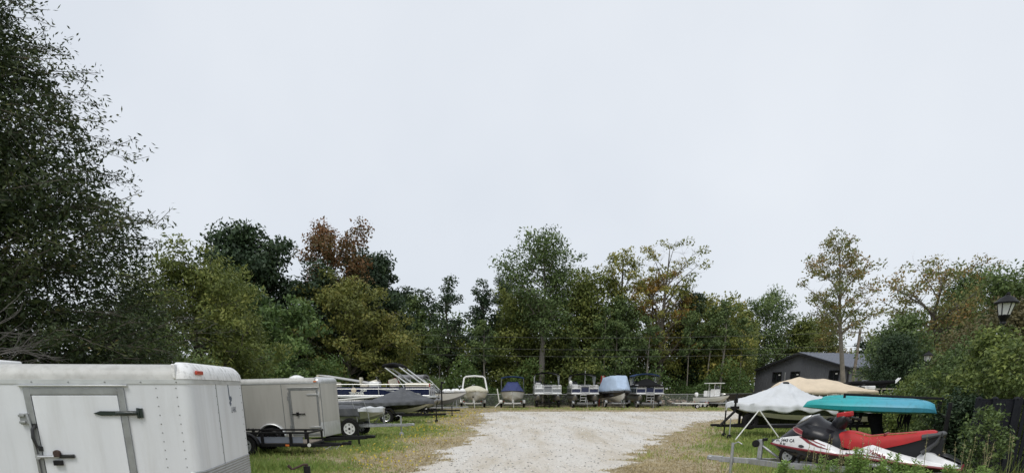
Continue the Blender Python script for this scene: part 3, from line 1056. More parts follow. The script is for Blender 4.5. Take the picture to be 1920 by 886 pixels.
TREES = [
    # name, label, X, Y, H, w, options
    ('olive_tree', 'bushy olive green young tree rising behind the two enclosed trailers', -10.9, 24.5, 6.19, 4.7, dict(shape='egg', base=0.3, mat='leaf_olive', leaf=0.13, lw=0.38, limbs=38, subs=11, per=70, clump=0.36, seed=11, inner=0.3, trunk_r=0.09)),
    ('olive_tree', 'smaller olive green sapling leaning out from under the dark oak', -10.5, 19.5, 4.09, 3.6, dict(shape='egg', base=0.3, mat='leaf_mid', leaf=0.12, lw=0.4, limbs=26, subs=9, per=42, clump=0.45, seed=12, trunk_r=0.07)),
    ('round_bush', 'small rounded dark green bush just above the silver trailer roof', -11.4, 33.5, 3.53, 2.8, dict(shape='round', base=0.1, mat='leaf_green', leaf=0.15, limbs=20, subs=8, per=36, clump=0.4, seed=13, trunk_r=0.06)),
    ('broadleaf_tree', 'mid green leafy tree behind the silver trailer, bright crown', -16.0, 48, 7.94, 6.8, dict(shape='round', base=0.5, mat='leaf_green', leaf=0.24, limbs=22, subs=7, per=55, clump=0.6, seed=14, inner=0.25)),
    ('broadleaf_tree', 'lower green tree tucked between the olive tree and the bright green one', -16.7, 44, 7.57, 4.4, dict(shape='round', base=0.4, mat='leaf_olive', leaf=0.17, limbs=20, subs=9, per=65, seed=15)),
    ('broadleaf_tree', 'broad yellowish olive tree standing over the navy pontoon boat', -13.4, 58, 10.27, 9.9, dict(shape='egg', base=0.4, mat='leaf_bronze', leaf=0.23, limbs=34, subs=8, per=60, clump=0.62, seed=16, inner=0.25)),
    ('broadleaf_tree', 'low olive brown tree at the right foot of the yellowish tree', -10.7, 60, 7.21, 4.1, dict(shape='egg', base=0.3, mat='leaf_olive', leaf=0.17, limbs=20, subs=8, per=60, seed=17)),
    ('dark_oak', 'wide very dark green oak against the sky, left of the rust tree', -20.9, 58, 13.61, 8.2, dict(shape='round', base=3, mat='leaf_dark', leaf=0.30, limbs=26, subs=8, per=110, clump=1.0, seed=18, inner=0.5)),
    ('rust_oak', 'tall oak with a rusty red brown top above the dark trees', -15.8, 62, 14.9, 5.9, dict(shape='vase', base=6, mat='leaf_rust', leaf=0.22, limbs=20, subs=8, per=48, clump=0.75, seed=29, red=0.55, lean=(0.4, 0))),
    ('dark_oak', 'dark green domed oak right of the rust topped tree', -12.7, 66, 13.44, 6.0, dict(shape='round', base=2, mat='leaf_dark', leaf=0.28, limbs=24, subs=8, per=90, clump=0.85, seed=20)),
    ('dark_oak', 'dark filler oak between the domed oak and the rust top', -15.9, 60, 11.28, 7.1, dict(shape='round', base=2, mat='leaf_dark', leaf=0.24, limbs=20, subs=7, per=60, seed=21)),
    ('wood_tree', 'low dull green tree right of the domed dark oak', -11.4, 82, 11.73, 6.2, dict(shape='egg', base=1, mat='leaf_mid', leaf=0.3, limbs=20, subs=8, per=55, seed=22)),
    ('wood_tree', 'airy dark tree with tiered limbs left of the slim one', -7.2, 79, 13.12, 5.7, dict(shape='vase', base=4, mat='leaf_dark', leaf=0.25, limbs=16, subs=6, per=36, clump=0.62, seed=23)),
    ('wood_tree', 'slim upright tree with see-through dark crown', -3.2, 78, 12.66, 3.6, dict(shape='column', base=4, mat='leaf_dark', leaf=0.25, limbs=16, subs=6, per=32, clump=0.5, seed=24)),
    ('pine_tree', 'pine top showing left of the tallest central tree', -1.1, 90, 14.82, 2.9, dict(shape='round', base=9.5, mat='leaf_dark', leaf=0.28, lw=0.25, limbs=12, subs=6, per=60, clump=0.6, seed=25)),
    ('tall_tree', 'tallest central tree with split dark green crown and long pale trunk', 3.2, 75, 16.88, 7.8, dict(shape='vase', base=8.0, mat='leaf_mid', leaf=0.25, limbs=20, subs=8, per=52, clump=0.85, seed=26, trunk_r=0.26, bark='bark_pale', inner=0.3)),
    ('wood_tree', 'olive green tree left of the pale central trunk', 0.6, 78, 11.77, 7.9, dict(shape='egg', base=1.5, mat='leaf_olive', leaf=0.28, limbs=22, subs=9, per=60, seed=27)),
    ('wood_tree', 'broad pointed yellow green tree right of the tallest tree', 8.0, 79, 13.86, 8.8, dict(shape='cone', base=1, mat='leaf_olive', leaf=0.28, limbs=30, subs=9, per=60, clump=0.95, seed=28)),
    ('wood_tree', 'airy pale yellow green tree left of the bare-topped one', 11.6, 78, 15.56, 4.4, dict(shape='vase', base=5, mat='leaf_yellowgreen', leaf=0.24, limbs=18, subs=7, per=34, clump=0.6, seed=19, sparse=0.12, tip_bare=2)),
    ('thinning_tree', 'thinning tree with bare twiggy top and orange lower leaves', 16.2, 77, 16.59, 6.7, dict(shape='vase', base=4, mat='leaf_yellowgreen', leaf=0.23, limbs=24, subs=8, per=26, clump=0.5, seed=30, red=0.1, sparse=0.42, tip_bare=5)),
    ('orange_tree', 'orange leaved tree in the middle of the wood edge', 15.7, 80, 13.64, 7.2, dict(shape='egg', base=5, mat='leaf_orange', leaf=0.24, limbs=16, subs=7, per=40, clump=0.55, seed=31)),
    ('wood_tree', 'dark leaning evergreen right of the orange tree', 20.0, 80, 12.03, 4.0, dict(shape='cone', base=1, mat='leaf_dark', leaf=0.27, limbs=24, subs=8, per=55, seed=32)),
    ('wood_tree', 'dense ivy dark tree left of the orange tree', 11.8, 76.5, 10.8, 5.4, dict(shape='column', base=0.5, mat='leaf_mid', leaf=0.25, limbs=24, subs=7, per=55, seed=33)),
    ('wood_tree', 'light green tree above the centre console boat', 22.6, 80, 11.65, 7.7, dict(shape='round', base=3, mat='leaf_yellowgreen', leaf=0.27, limbs=22, subs=8, per=52, seed=34)),
    ('wood_tree', 'small pale tree with some yellow beside the light green one', 28.1, 88, 11.56, 4.3, dict(shape='egg', base=2, mat='leaf_olive', leaf=0.27, limbs=16, subs=7, per=50, seed=35)),
    ('wood_tree', 'round green tree with pale trunk left of the grey building', 34.6, 97, 14.27, 8.2, dict(shape='round', base=4, mat='leaf_mid', leaf=0.26, limbs=22, subs=8, per=55, seed=36, bark='bark_pale', trunk_r=0.2)),
    ('wood_tree', 'low green tree over the left end of the grey building', 38.9, 96, 10.46, 5.3, dict(shape='round', base=2, mat='leaf_olive', leaf=0.3, limbs=20, subs=8, per=50, seed=37)),
    ('wood_tree', 'brownish green tree behind the grey building roof', 42.9, 100, 11.03, 8.9, dict(shape='round', base=2, mat='leaf_turning', leaf=0.3, limbs=20, subs=8, per=52, seed=38)),
    ('wood_tree', 'low dark tree far behind the utility pole', 52.4, 104, 9.01, 4.2, dict(shape='round', base=1, mat='leaf_dark', leaf=0.3, limbs=16, subs=7, per=50, seed=39)),
    ('lone_tree', 'tall lone tree with long bare trunk and turning orange crown', 29.8, 62, 14.19, 6.8, dict(shape='round', base=7.2, mat='leaf_turning', leaf=0.19, limbs=24, subs=9, per=22, clump=0.48, seed=40, lean=(-2.2, 0), trunk_r=0.2, bark='bark_pale', red=0.2, sparse=0.05, tip_bare=2, inner=0.15)),
    ('spreading_tree', 'wide spreading oak with brown tinged top right of the lone tree', 26.6, 46, 9.61, 6.4, dict(shape='vase', base=3.6, mat='leaf_turning', leaf=0.16, limbs=26, subs=9, per=26, clump=0.45, seed=41, sparse=0.12, tip_bare=2, red=0.28, trunk_r=0.2, inner=0.2, lean=(0.6, 0))),
    ('spreading_tree', 'fuller dark green oak behind the brown tinged one', 32.4, 52, 9.84, 3.8, dict(shape='round', base=2, mat='leaf_mid', leaf=0.17, limbs=26, subs=8, per=60, clump=0.75, seed=42, red=0.15)),
    ('corner_oak', 'dark oak crown at the right edge above the lamp', 27.7, 40, 8.2, 4.4, dict(shape='round', base=2, mat='leaf_mid', leaf=0.16, limbs=24, subs=8, per=60, seed=43, red=0.3)),
    ('green_tree', 'mid green tree below the spreading oak beside the grey building', 23.0, 42, 5.88, 4.3, dict(shape='egg', base=0.6, mat='leaf_mid', leaf=0.15, limbs=24, subs=8, per=60, seed=44)),
    ('cedar_tree', 'dark feathery cedar covering the right end of the grey building', 21.0, 38.5, 4.52, 2.7, dict(shape='egg', base=0.4, mat='leaf_dark', leaf=0.15, lw=0.3, limbs=28, subs=9, per=50, clump=0.5, seed=45)),
    ('brown_shrub', 'tall brownish leaved shrub behind the black lamp', 19.3, 27, 4.98, 3.8, dict(shape='round', base=0.5, mat='leaf_brown', leaf=0.14, limbs=28, subs=8, per=42, clump=0.5, seed=46)),
    ('brown_shrub', 'brown and olive shrub left of the black lamp', 17.3, 26, 4.1, 2.6, dict(shape='round', base=0.4, mat='leaf_brown', leaf=0.11, limbs=24, subs=8, per=65, clump=0.45, seed=47)),
    ('leafy_shrub', 'bright yellow green shrub below the black lamp', 10.7, 15.9, 3.07, 1.6, dict(shape='egg', base=0.2, mat='leaf_shrub', leaf=0.085, lw=0.45, limbs=26, subs=9, per=34, clump=0.2, seed=48, inner=0.2, trunk_r=0.04)),
    ('leafy_shrub', 'yellow green shrub spreading off the right edge over the fence', 10.7, 14.6, 2.83, 2.1, dict(shape='round', base=0.2, mat='leaf_shrub', leaf=0.085, lw=0.45, limbs=26, subs=9, per=34, clump=0.2, seed=49, inner=0.2, trunk_r=0.04)),
    ('leafy_shrub', 'olive green shrub just right of the kayak end', 11.6, 18.2, 2.87, 2.1, dict(shape='egg', base=0.1, mat='leaf_mid', leaf=0.085, lw=0.45, limbs=28, subs=9, per=36, clump=0.22, seed=50, inner=0.3, trunk_r=0.04)),
    ('leafy_shrub', 'light green shrub behind the kayak, reaching up to the dark cedar', 14.5, 24.5, 2.3, 2.3, dict(shape='egg', base=0.1, mat='leaf_shrub', leaf=0.09, lw=0.5, limbs=30, subs=9, per=60, clump=0.3, seed=51, trunk_r=0.04)),
    ('leafy_shrub', 'dark shrub filling the shade between the kayak post and the fence', 9.6, 14.6, 1.66, 1.1, dict(shape='round', base=0.05, mat='leaf_dark', leaf=0.07, lw=0.5, limbs=28, subs=9, per=55, clump=0.22, seed=52, trunk_r=0.03)),
    ('leafy_shrub', 'loose sprig of green leaves growing against the dark fence', 8.5, 12.2, 1.48, 0.8, dict(shape='egg', base=0.05, mat='leaf_mid', leaf=0.065, lw=0.5, limbs=16, subs=6, per=16, clump=0.16, seed=53, trunk_r=0.018)),
]
for nm, lb, X, Y, H, w, op in TREES:
    tree(nm, lb, 'bush' if ('bush' in nm or 'shrub' in nm) else 'tree', X, Y, H, w, **op)

# slender trunks standing in the shade of the wood edge
SL = [(-7.9, 76, 8, 'over the white runabout bow'), (-2.9, 74.5, 8.5, 'between the arch boat and the blue covered runabout'), (6.4, 76, 9, 'behind the pontoon with the bow ladder'), (9.8, 74.6, 10, 'left of the pale blue cover top'),
      (11.0, 75, 9.5, 'above the pale blue cover'), (14.4, 74.5, 9, 'right of the blue canopy'), (18.8, 75, 9.5, 'left of the centre console'), (21.2, 76, 10, 'above the centre console, the left of a pair'),
      (22.4, 75, 10.5, 'above the centre console, the right of a pair'), (25.0, 77, 9, 'between the centre console and the grey building')]
for i, (X, Y, H, wh) in enumerate(SL):
    tree('slender_tree', 'slender shaded trunk of the wood edge ' + wh, 'tree', X, Y, H, 2.6, shape='egg', base=H * 0.55, mat='leaf_mid',
         leaf=0.22, per=26, limbs=8, subs=5, clump=0.45, trunk_r=0.07 + 0.03 * (i % 3), seed=70 + i, bark='bark_pale', group='slender trees of the wood edge')


# --- the dark mass of the wood behind, and the scrub at its foot
def mass(name, label, n, x0, x1, y0, y1, top, leaf, mat, bottom=0.0, cat='woodland', keep=None):
    x = x0 + (x1 - x0) * rng.random(n)
    y = y0 + (y1 - y0) * rng.random(n)
    h = top(x) * (0.62 + 0.5 * vnoise(x, y, 2.6, 3))
    z = bottom + (h - bottom) * rng.random(n) ** 0.85
    k = vnoise(x + z * 0.7, y + z, 1.7, 2) > 0.34
    if keep is not None:
        k &= keep(x, y)
    C = np.stack([x, y, z], 1)[k]
    V, F = leaf_quads(C, leaf, leaf * 0.6)
    o = np_mesh(name, V, F, mat, tint=np.clip(vnoise(C[:, 0], C[:, 2] + C[:, 1], 3, 3) * 1.3 - 0.25, 0, 1))
    tag(o, label, cat, kind='stuff')


mass('woodland', 'dark deep wood behind the boat yard', 75000, -34, 62, 86, 104, lambda x: np.interp(x, [-34, -14, 0, 16, 26, 60], [13, 11, 11.5, 12, 10, 8.5]), 0.42, 'leaf_mid', keep=lambda x, y: (x < 0.345 * y) | (x > 0.58 * y) | ((y > 100) & (x < 0.46 * y)))
mass('scrub', 'scrubby undergrowth along the foot of the wood behind the fence', 50000, -14, 31, 72.5, 79, lambda x: 3.6 + 1.5 * np.sin(x * 0.9), 0.24, 'leaf_green', keep=lambda x, y: x < 0.347 * y)
mass('vine_growth', 'vines and saplings climbing the wood edge', 50000, -14, 31, 77, 84, lambda x: 8.6 + 1.6 * np.sin(x * 0.7 + 1), 0.28, 'leaf_olive', keep=lambda x, y: x < 0.347 * y)
mass('left_scrub', 'scrub behind the left row of trailers', 13000, -24, -12.6, 49, 56, lambda x: 4.2 + x * 0, 0.2, 'leaf_green')
mass('oak_scrub', 'dark scrub under the left oak', 14000, -24, -13.6, 20, 30, lambda x: 3.4 + x * 0, 0.12, 'leaf_mid')
mass('pontoon_scrub', 'brushy scrub low behind the navy pontoon', 22000, -15, -6.0, 57, 64, lambda x: 3.0 + x * 0, 0.17, 'leaf_mid')
mass('right_scrub', 'shaded scrub behind the lamp and shrubs on the right', 15000, 14.5, 36, 28, 42, lambda x: 3.4 + x * 0, 0.15, 'leaf_mid', keep=lambda x, y: x > 0.625 * y)

# ================================================================ TRAILERS
def wheel(parent, c, Rr=0.34, W=0.2, rim='rim_white', holes=8, side=-1):
    """tyre lying in the x-z plane with a dished rim facing local -Y (side=-1) or +Y"""
    prof = [(Rr * 0.60, -W * 0.42), (Rr * 0.78, -W * 0.5), (Rr * 0.93, -W * 0.47), (Rr, -W * 0.34), (Rr, W * 0.34), (Rr * 0.93, W * 0.47), (Rr * 0.78, W * 0.5), (Rr * 0.60, W * 0.42)]
    t = MB().lathe(prof, (0, 0, 0), 'Y', 28, caps=False)
    t.lathe([(Rr * 0.6, W * 0.42), (Rr * 0.6, -W * 0.42)], (0, 0, 0), 'Y', 28, caps=False)
    for k in range(28):                                   # tread blocks
        a = 2 * math.pi * k / 28
        t.box((Rr * math.cos(a), 0, Rr * math.sin(a)), (0.02, W * 0.62, Rr * 0.13), Matrix.Rotation(-a, 3, 'Y'))
    o = t.build('wheel', 'rubber', parent, loc=c)
    r = MB()
    s = side
    r.lathe([(Rr * 0.62, s * W * 0.40), (Rr * 0.60, s * W * 0.44), (Rr * 0.55, s * W * 0.40), (Rr * 0.50, s * W * 0.26), (Rr * 0.34, s * W * 0.34), (Rr * 0.22, s * W * 0.36), (Rr * 0.01, s * W * 0.36)], (0, 0, 0), 'Y', 28)
    ro = r.build('rim', rim, o)
    h = MB()
    for k in range(holes):
        a = 2 * math.pi * (k + 0.5) / holes
        h.lathe([(Rr * 0.09, s * W * 0.26), (Rr * 0.09, s * W * 0.40)], (Rr * 0.41 * math.cos(a), 0, Rr * 0.41 * math.sin(a)), 'Y', 8)
    h.lathe([(Rr * 0.13, s * W * 0.30), (Rr * 0.13, s * W * 0.42), (Rr * 0.09, s * W * 0.46)], (0, 0, 0), 'Y', 12)
    h.build('wheel_holes', 'black_paint', o)['kind'] = 'stuff'
    return o


def rrect(x0, x1, y0, y1, r, z, n=5, front_only=True):
    """outline of a trailer body at height z, corners rounded at the nose (x1)"""
    pts = [(x0, y0, z)]
    for k in range(n + 1):
        a = -math.pi / 2 + math.pi / 2 * k / n
        pts.append((x1 - r + r * math.cos(a), y0 + r + r * math.sin(a), z))
    for k in range(n + 1):
        a = math.pi / 2 * k / n
        pts.append((x1 - r + r * math.cos(a), y1 - r + r * math.sin(a), z))
    pts.append((x0, y1, z))
    return pts


def enclosed_trailer(root, L, W, floor, wall_top, roof_top, skin, fascia, cap, door0, door1, door_z, r=0.09, capmat='cap_white', guard=1.06):
    """origin at the near front corner of the body: nose at x=0, near side at y=0 facing -Y"""
    # skin
    m = MB().rings([rrect(-L, 0, 0, W, r, floor), rrect(-L, 0, 0, W, r, wall_top)], True, True)
    m.build('body', skin, root, smooth=30)
    # fascia strip round the top, then the curved roof shoulder
    m = MB().rings([rrect(-L - 0.004, 0.008, -0.008, W + 0.008, r + 0.008, wall_top - 0.028), rrect(-L - 0.004, 0.008, -0.008, W + 0.008, r + 0.008, wall_top + 0.008)], True, True)
    m.build('trim_strip', 'trim_bright', root, smooth=30)
    h = roof_top - wall_top - 0.008
    shoulder = []
    for k in range(7):
        a = math.pi / 2 * k / 6
        ins = 0.13 * (1 - math.cos(a))
        shoulder.append(rrect(-L, 0.0 - ins * 1.3 + 0.002, -0.002 + ins, W + 0.002 - ins, max(0.03, r), wall_top + 0.008 + h * math.sin(a)))
    m = MB().rings(shoulder, True, True)
    m.build('roof', fascia, root, smooth=50)
    # moulded nose cap, a little proud of the roof shoulder
    capr = []
    for k in range(8):
        a = math.pi / 2 * k / 7
        ins = 0.16 * (1 - math.cos(a))
        capr.append(rrect(-cap, 0.014 - ins * 0.6, -0.012 + ins, W + 0.012 - ins, min(r + 0.01, (cap + 0.014 - ins * 0.6) * 0.9), wall_top + 0.012 + (h + 0.016) * math.sin(a)))
    m = MB().rings(capr, True, True)
    cp = m.build('nose_cap', capmat, root, smooth=50)
    m = MB().box((-cap + 0.012, W / 2, wall_top + 0.012 + h / 2), (0.03, W + 0.036, h * 0.96))
    m.build('cap_strip', capmat, cp, bevel=0.008)
    # side door
    fz0 = floor + 0.05
    dm = 'trim_alu'
    fw = 0.055
    fr = MB()
    fr.box((-(door0 + fw / 2), -0.008, (fz0 + door_z) / 2), (fw, 0.022, door_z - fz0))
    fr.box((-(door1 - fw / 2), -0.008, (fz0 + door_z) / 2), (fw, 0.022, door_z - fz0))
    fr.box((-(door0 + door1) / 2, -0.0085, door_z - fw / 2), (door1 - door0 - 2 * fw, 0.021, fw))
    fr.box((-(door0 + door1) / 2, -0.0085, fz0 + fw / 2), (door1 - door0 - 2 * fw, 0.021, fw))
    fr.build('door_frame', dm, root, bevel=0.003)
    d = MB().box((-(door0 + door1) / 2, -0.006, (fz0 + door_z) / 2), (door1 - door0 - 2 * fw - 0.014, 0.02, door_z - fz0 - 2 * fw - 0.014)).build('door', skin, root, bevel=0.004)
    MB().box((-(door0 + door1) / 2, -0.016, door_z + 0.022), (door1 - door0 + 0.07, 0.03, 0.014)).build('drip_rail', 'trim_bright', root, bevel=0.003)
    # A-frame tongue, coupler, jack
    t = MB()
    cy = W / 2
    for s in (-1, 1):
        a, b = Vector((-0.5, cy + s * 0.75, floor - 0.1)), Vector((1.05, cy + s * 0.04, floor - 0.1))
        dr = (b - a)
        t.box((a + b) / 2, (dr.length, 0.06, 0.11), Matrix.Rotation(math.atan2(dr.y, dr.x), 3, 'Z'))
    t.build('tongue', 'black_paint', root, bevel=0.006)
    c = MB()
    c.box((1.15, cy, floor - 0.08), (0.26, 0.09, 0.1))
    c.lathe([(0.02, 0), (0.07, 0.02), (0.07, 0.08), (0.03, 0.1)], (1.28, cy, floor - 0.13), 'Z', 14)
    c.build('coupler', 'black_paint', root, bevel=0.008)
    return d


# --- white enclosed trailer in the left foreground
W1 = thing('cargo_trailer', 'white enclosed cargo trailer with barred side door in the left foreground', 'trailer', (-2.9, 6.3, 0), 7.6)
d = enclosed_trailer(W1, 4.4, 1.86, 0.45, 1.865, 2.005, 'trailer_white', 'fascia_grey', 0.14, 0.57, 1.40, 1.80)
# ribbed stone guard on the nose, wrapping the corners
nrib = 22
g = MB()
rows = []
for k in range(nrib):
    z0 = 0.45 + (1.055 - 0.45) * k / nrib
    z1 = 0.45 + (1.055 - 0.45) * (k + 1) / nrib
    for zz, e in ((z0 + 0.002, 0.004), (z0 + (z1 - z0) * 0.35, 0.010), (z0 + (z1 - z0) * 0.65, 0.010), (z1 - 0.002, 0.004)):
        rows.append([(p[0] + 0.0, p[1], p[2]) for p in rrect(-0.10, e, -e, 1.86 + e, 0.09 + e, zz)])
g.sheet(rows)
g.build('stone_guard', 'trim_alu', W1, smooth=25)
# rivets down the seams
rv = MB()
for x in (-0.30, -0.13):
    for k in range(17):
        rv.lathe([(0.0065, 0.0), (0.005, -0.004), (0.001, -0.005)], (x, 0.0, 1.80 - 0.078 * k), 'Y', 6)
for y in (0.755, 1.72):
    for k in range(9):
        rv.lathe([(0.0065, 0.0), (0.005, 0.004), (0.001, 0.005)], (0.0, y, 1.80 - 0.08 * k), 'X', 6)
for k in range(8):
    rv.lathe([(0.009, 0), (0.006, -0.005), (0.001, -0.006)], (-0.12 - 0.3 * k, -0.008, 1.852), 'Y', 6)
o = rv.build('rivets', 'trim_alu', W1)
o['kind'] = 'stuff'
MB().box((0.0025, 0.77, 1.45), (0.006, 0.006, 0.8)).build('seam', 'trim_alu', W1)
# spear-shaped strap hinge
hg = MB()
z = 1.585
hg.prism([(-0.47, z - 0.020), (-0.79, z - 0.020), (-0.85, z), (-0.79, z + 0.020), (-0.47, z + 0.020)], -0.034, -0.018)
hg.tube([(-0.48, -0.03, z), (-0.66, -0.034, z)], 0.016, 8)
hg.box((-0.455, -0.012, z), (0.035, 0.022, 0.085))
hg.tube([(-0.475, -0.024, z - 0.045), (-0.475, -0.024, z + 0.045)], 0.013, 8)
hg.build('strap_hinge', 'gel_green', W1, bevel=0.003)
lt = MB()
z = 1.54
lt.box((-1.425, -0.012, z), (0.085, 0.024, 0.095))
lt.box((-1.445, -0.03, z + 0.028), (0.05, 0.02, 0.02))
lt.box((-1.445, -0.03, z - 0.028), (0.05, 0.02, 0.02))
lt.tube([(-1.400, -0.032, z + 0.05), (-1.385, -0.034, z - 0.06), (-1.385, -0.034, 0.8)], 0.011, 8)
lt.build('cam_latch', 'trim_alu', W1, bevel=0.003)
hd = MB()
hd.tube([(-1.360, -0.02, 1.475), (-1.365, -0.06, 1.45), (-1.365, -0.075, 1.38), (-1.355, -0.06, 1.31), (-1.345, -0.02, 1.285)], [0.015, 0.012, 0.014, 0.012, 0.015], 8)
hd.box((-1.360, -0.02, 1.48), (0.035, 0.014, 0.04))
hd.box((-1.345, -0.02, 1.28), (0.035, 0.014, 0.04))
hd.build('grab_handle', 'black_plastic', W1)
br = MB()
br.tube([(-1.375, -0.04, 1.21), (-1.195, -0.04, 1.21)], 0.013, 8)
br.lathe([(0.022, -0.05), (0.022, -0.02)], (-1.370, 0, 1.21), 'Y', 10)
br.build('lock_bar', 'galvanised', W1)
br = MB().box((-1.135, -0.03, 1.212), (0.13, 0.022, 0.034)).build('bar_sleeve', 'black_plastic', W1, bevel=0.006)
pk = MB()
pk.lathe([(0.026, -0.06), (0.03, -0.05), (0.03, -0.026), (0.026, -0.02)], (-1.210, 0, 1.24), 'Y', 12)
pk.box((-1.210, -0.04, 1.235), (0.05, 0.036, 0.05))
pk.build('padlock', 'rust', W1, bevel=0.008)
MB().box((-1.215, -0.035, 1.155), (0.075, 0.03, 0.045)).build('lock_hasp', 'black_paint', W1, bevel=0.004)
# marker lamp on the cap, decal on the nose, roof vent
MB().box((0.022, 0.22, 1.935), (0.016, 0.20, 0.036)).build('marker_light', 'lens_red', W1, bevel=0.006)
dc = MB()
dc.prism([(0.0, 0.0), (0.018, -0.005), (0.010, 0.115), (-0.004, 0.15)], -0.001, 0.001)
dc.prism([(0.018, -0.02), (0.06, -0.01), (0.075, 0.012), (0.05, 0.028), (0.022, 0.02)], -0.001, 0.001)
dc.prism([(-0.006, -0.03), (0.02, -0.05), (0.045, -0.03), (0.03, -0.016), (0.0, -0.012)], -0.001, 0.001)
o = dc.build('decal', 'ink_blue', W1)
o.matrix_local = Matrix.Translation((0.003, 1.22, 1.68)) @ Matrix.Rotation(R(90), 4, 'Z') @ Matrix.Scale(1.35, 4)
text(W1, 'decal_lettering', 'LARK', 0.085, 'ink_blue', Matrix.Translation((0.003, 1.25, 1.545)) @ Matrix.Rotation(R(90), 4, 'Z') @ Matrix.Rotation(R(90), 4, 'X'))
MB().box((-1.95, 0.55, 2.022), (0.40, 0.40, 0.05)).build('roof_vent', 'gel_white', W1, bevel=0.015)
for yy, s in ((-0.18, -1), (1.86 + 0.18, 1)):
    fd = MB()
    pts = [(-2.75, 0.52), (-2.62, 0.80), (-2.0, 0.80), (-1.87, 0.52)]
    rows = [[(x, yy, zz) for x, zz in pts], [(x, 0.0 if s < 0 else 1.86, zz) for x, zz in pts]]
    fd.sheet(rows)
    fd.build('fender', 'trim_alu', W1, solid=0.012)
for yy, s in ((-0.11, -1), (1.97, 1)):
    wheel(W1, (-2.31, yy, 0.33), 0.33, 0.19, side=s)
MB().tube([(-2.31, -0.1, 0.33), (-2.31, 1.96, 0.33)], 0.04, 8).build('axle', 'black_paint', W1)
jk = MB()
jk.tube([(0.80, 0.93, 0.02), (0.80, 0.93, 0.34)], 0.026, 10)
jk.tube([(0.80, 0.93, 0.30), (0.80, 0.93, 0.99)], 0.036, 10)
jk.lathe([(0.08, 0.0), (0.08, 0.02), (0.02, 0.03)], (0.80, 0.93, 0.0), 'Z', 12)
jo = jk.build('jack', 'black_paint', W1)
ck = MB()
ck.tube([(0.80, 0.93, 0.985), (0.80, 0.93, 1.005), (0.77, 0.92, 1.01), (0.66, 0.90, 0.965), (0.645, 0.90, 0.965), (0.61, 0.89, 1.005)], [0.02, 0.02, 0.012, 0.011, 0.012, 0.018], 8)
ck.build('crank_handle', 'rust', jo)

# --- silver enclosed trailer behind it
S1 = thing('cargo_trailer', 'silver grey enclosed cargo trailer behind the black utility trailer', 'trailer', (-5.78, 21.2, 0.0), -2.0, ry=-1.2)
d = enclosed_trailer(S1, 3.7, 1.8, 0.36, 1.97, 2.11, 'silver_skin', 'fascia_grey', 0.16, 0.10, 1.00, 1.80, capmat='trim_bright')
MB().box((-0.55, -0.02, 1.68), (0.01, 0.01, 0.01)).build('stud', 'trim_alu', S1)
for zz in (1.62, 0.66):
    hg = MB()
    hg.prism([(-0.07, zz - 0.022), (-0.42, zz - 0.022), (-0.46, zz), (-0.42, zz + 0.022), (-0.07, zz + 0.022)], -0.036, -0.02)
    hg.tube([(-0.08, -0.03, zz - 0.07), (-0.08, -0.03, zz + 0.07)], 0.02, 8)
    hg.build('strap_hinge', 'trim_bright', S1, bevel=0.003)
br = MB()
br.tube([(-0.95, -0.04, 1.06), (-0.55, -0.04, 1.06)], 0.015, 8)
br.box((-0.78, -0.04, 1.06), (0.07, 0.05, 0.10))
br.build('lock_bar', 'black_paint', S1)
br = MB()
br.tube([(-1.02, -0.03, 1.70), (-1.02, -0.03, 0.5)], 0.012, 8)
for zz in (1.52, 0.66):
    br.box((-1.03, -0.02, zz), (0.06, 0.03, 0.12))
br.build('cam_latch', 'trim_alu', S1)
for x in (-1.22, -2.45):
    MB().box((x, -0.002, 1.17), (0.02, 0.006, 1.56)).build('seam', 'trim_alu', S1)
MB().box((-0.02, -0.002, 1.17), (0.022, 0.008, 1.56)).build('corner_strip', 'trim_alu', S1)
g = MB()
g.rings([rrect(-0.14, 0.006, -0.006, 1.806, 0.096, 0.37), rrect(-0.14, 0.006, -0.006, 1.806, 0.096, 0.80)], True, False)
g.build('stone_guard', 'trim_bright', S1, smooth=30)
MB().box((-0.16, -0.012, 1.995), (0.10, 0.02, 0.035)).build('marker_light', 'lens_orange', S1, bevel=0.005)
v = MB().lathe([(0.24, 0), (0.22, 0.05), (0.10, 0.10), (0.02, 0.11)], (-1.0, 0.85, 2.10), 'Z', 16)
v.build('roof_vent', 'gel_white', S1)
text(S1, 'maker_lettering', 'CarMate', 0.085, 'ink', on_side(-2.42, -0.004, 0.60), bold=0.003)
ar = MB()
cx, cz = -1.66, 0.36
arc = [(cx + 0.43 * math.cos(math.pi * k / 14), cz + 0.40 * math.sin(math.pi * k / 14)) for k in range(15)]
ar.sheet([[(x, -0.10, zz) for x, zz in arc], [(x, 0.0, zz) for x, zz in arc]])
ar.sheet([[(cx + (x - cx) * 1.0, -0.10, cz + (zz - cz)) for x, zz in arc], [(cx + (x - cx) * 1.12, -0.012, cz + (zz - cz) * 1.12) for x, zz in arc]])
ar.build('fender', 'trim_bright', S1, solid=0.008)
blk = [(cx + 0.41 * math.cos(math.pi * k / 14), cz + 0.38 * math.sin(math.pi * k / 14)) for k in range(15)]
MB().prism(blk, -0.006, 0.004).build('wheel_well', 'black_paint', S1)
for yy, s in ((-0.06, -1), (1.84, 1)):
    wheel(S1, (cx, yy, 0.325), 0.325, 0.19, side=s)
jk = MB().tube([(0.8, 0.9, 0.02), (0.8, 0.9, 0.75)], 0.03, 8)
jk.lathe([(0.07, 0.0), (0.07, 0.02), (0.02, 0.03)], (0.8, 0.9, 0.0), 'Z', 10)
jk.build('jack', 'black_paint', S1)

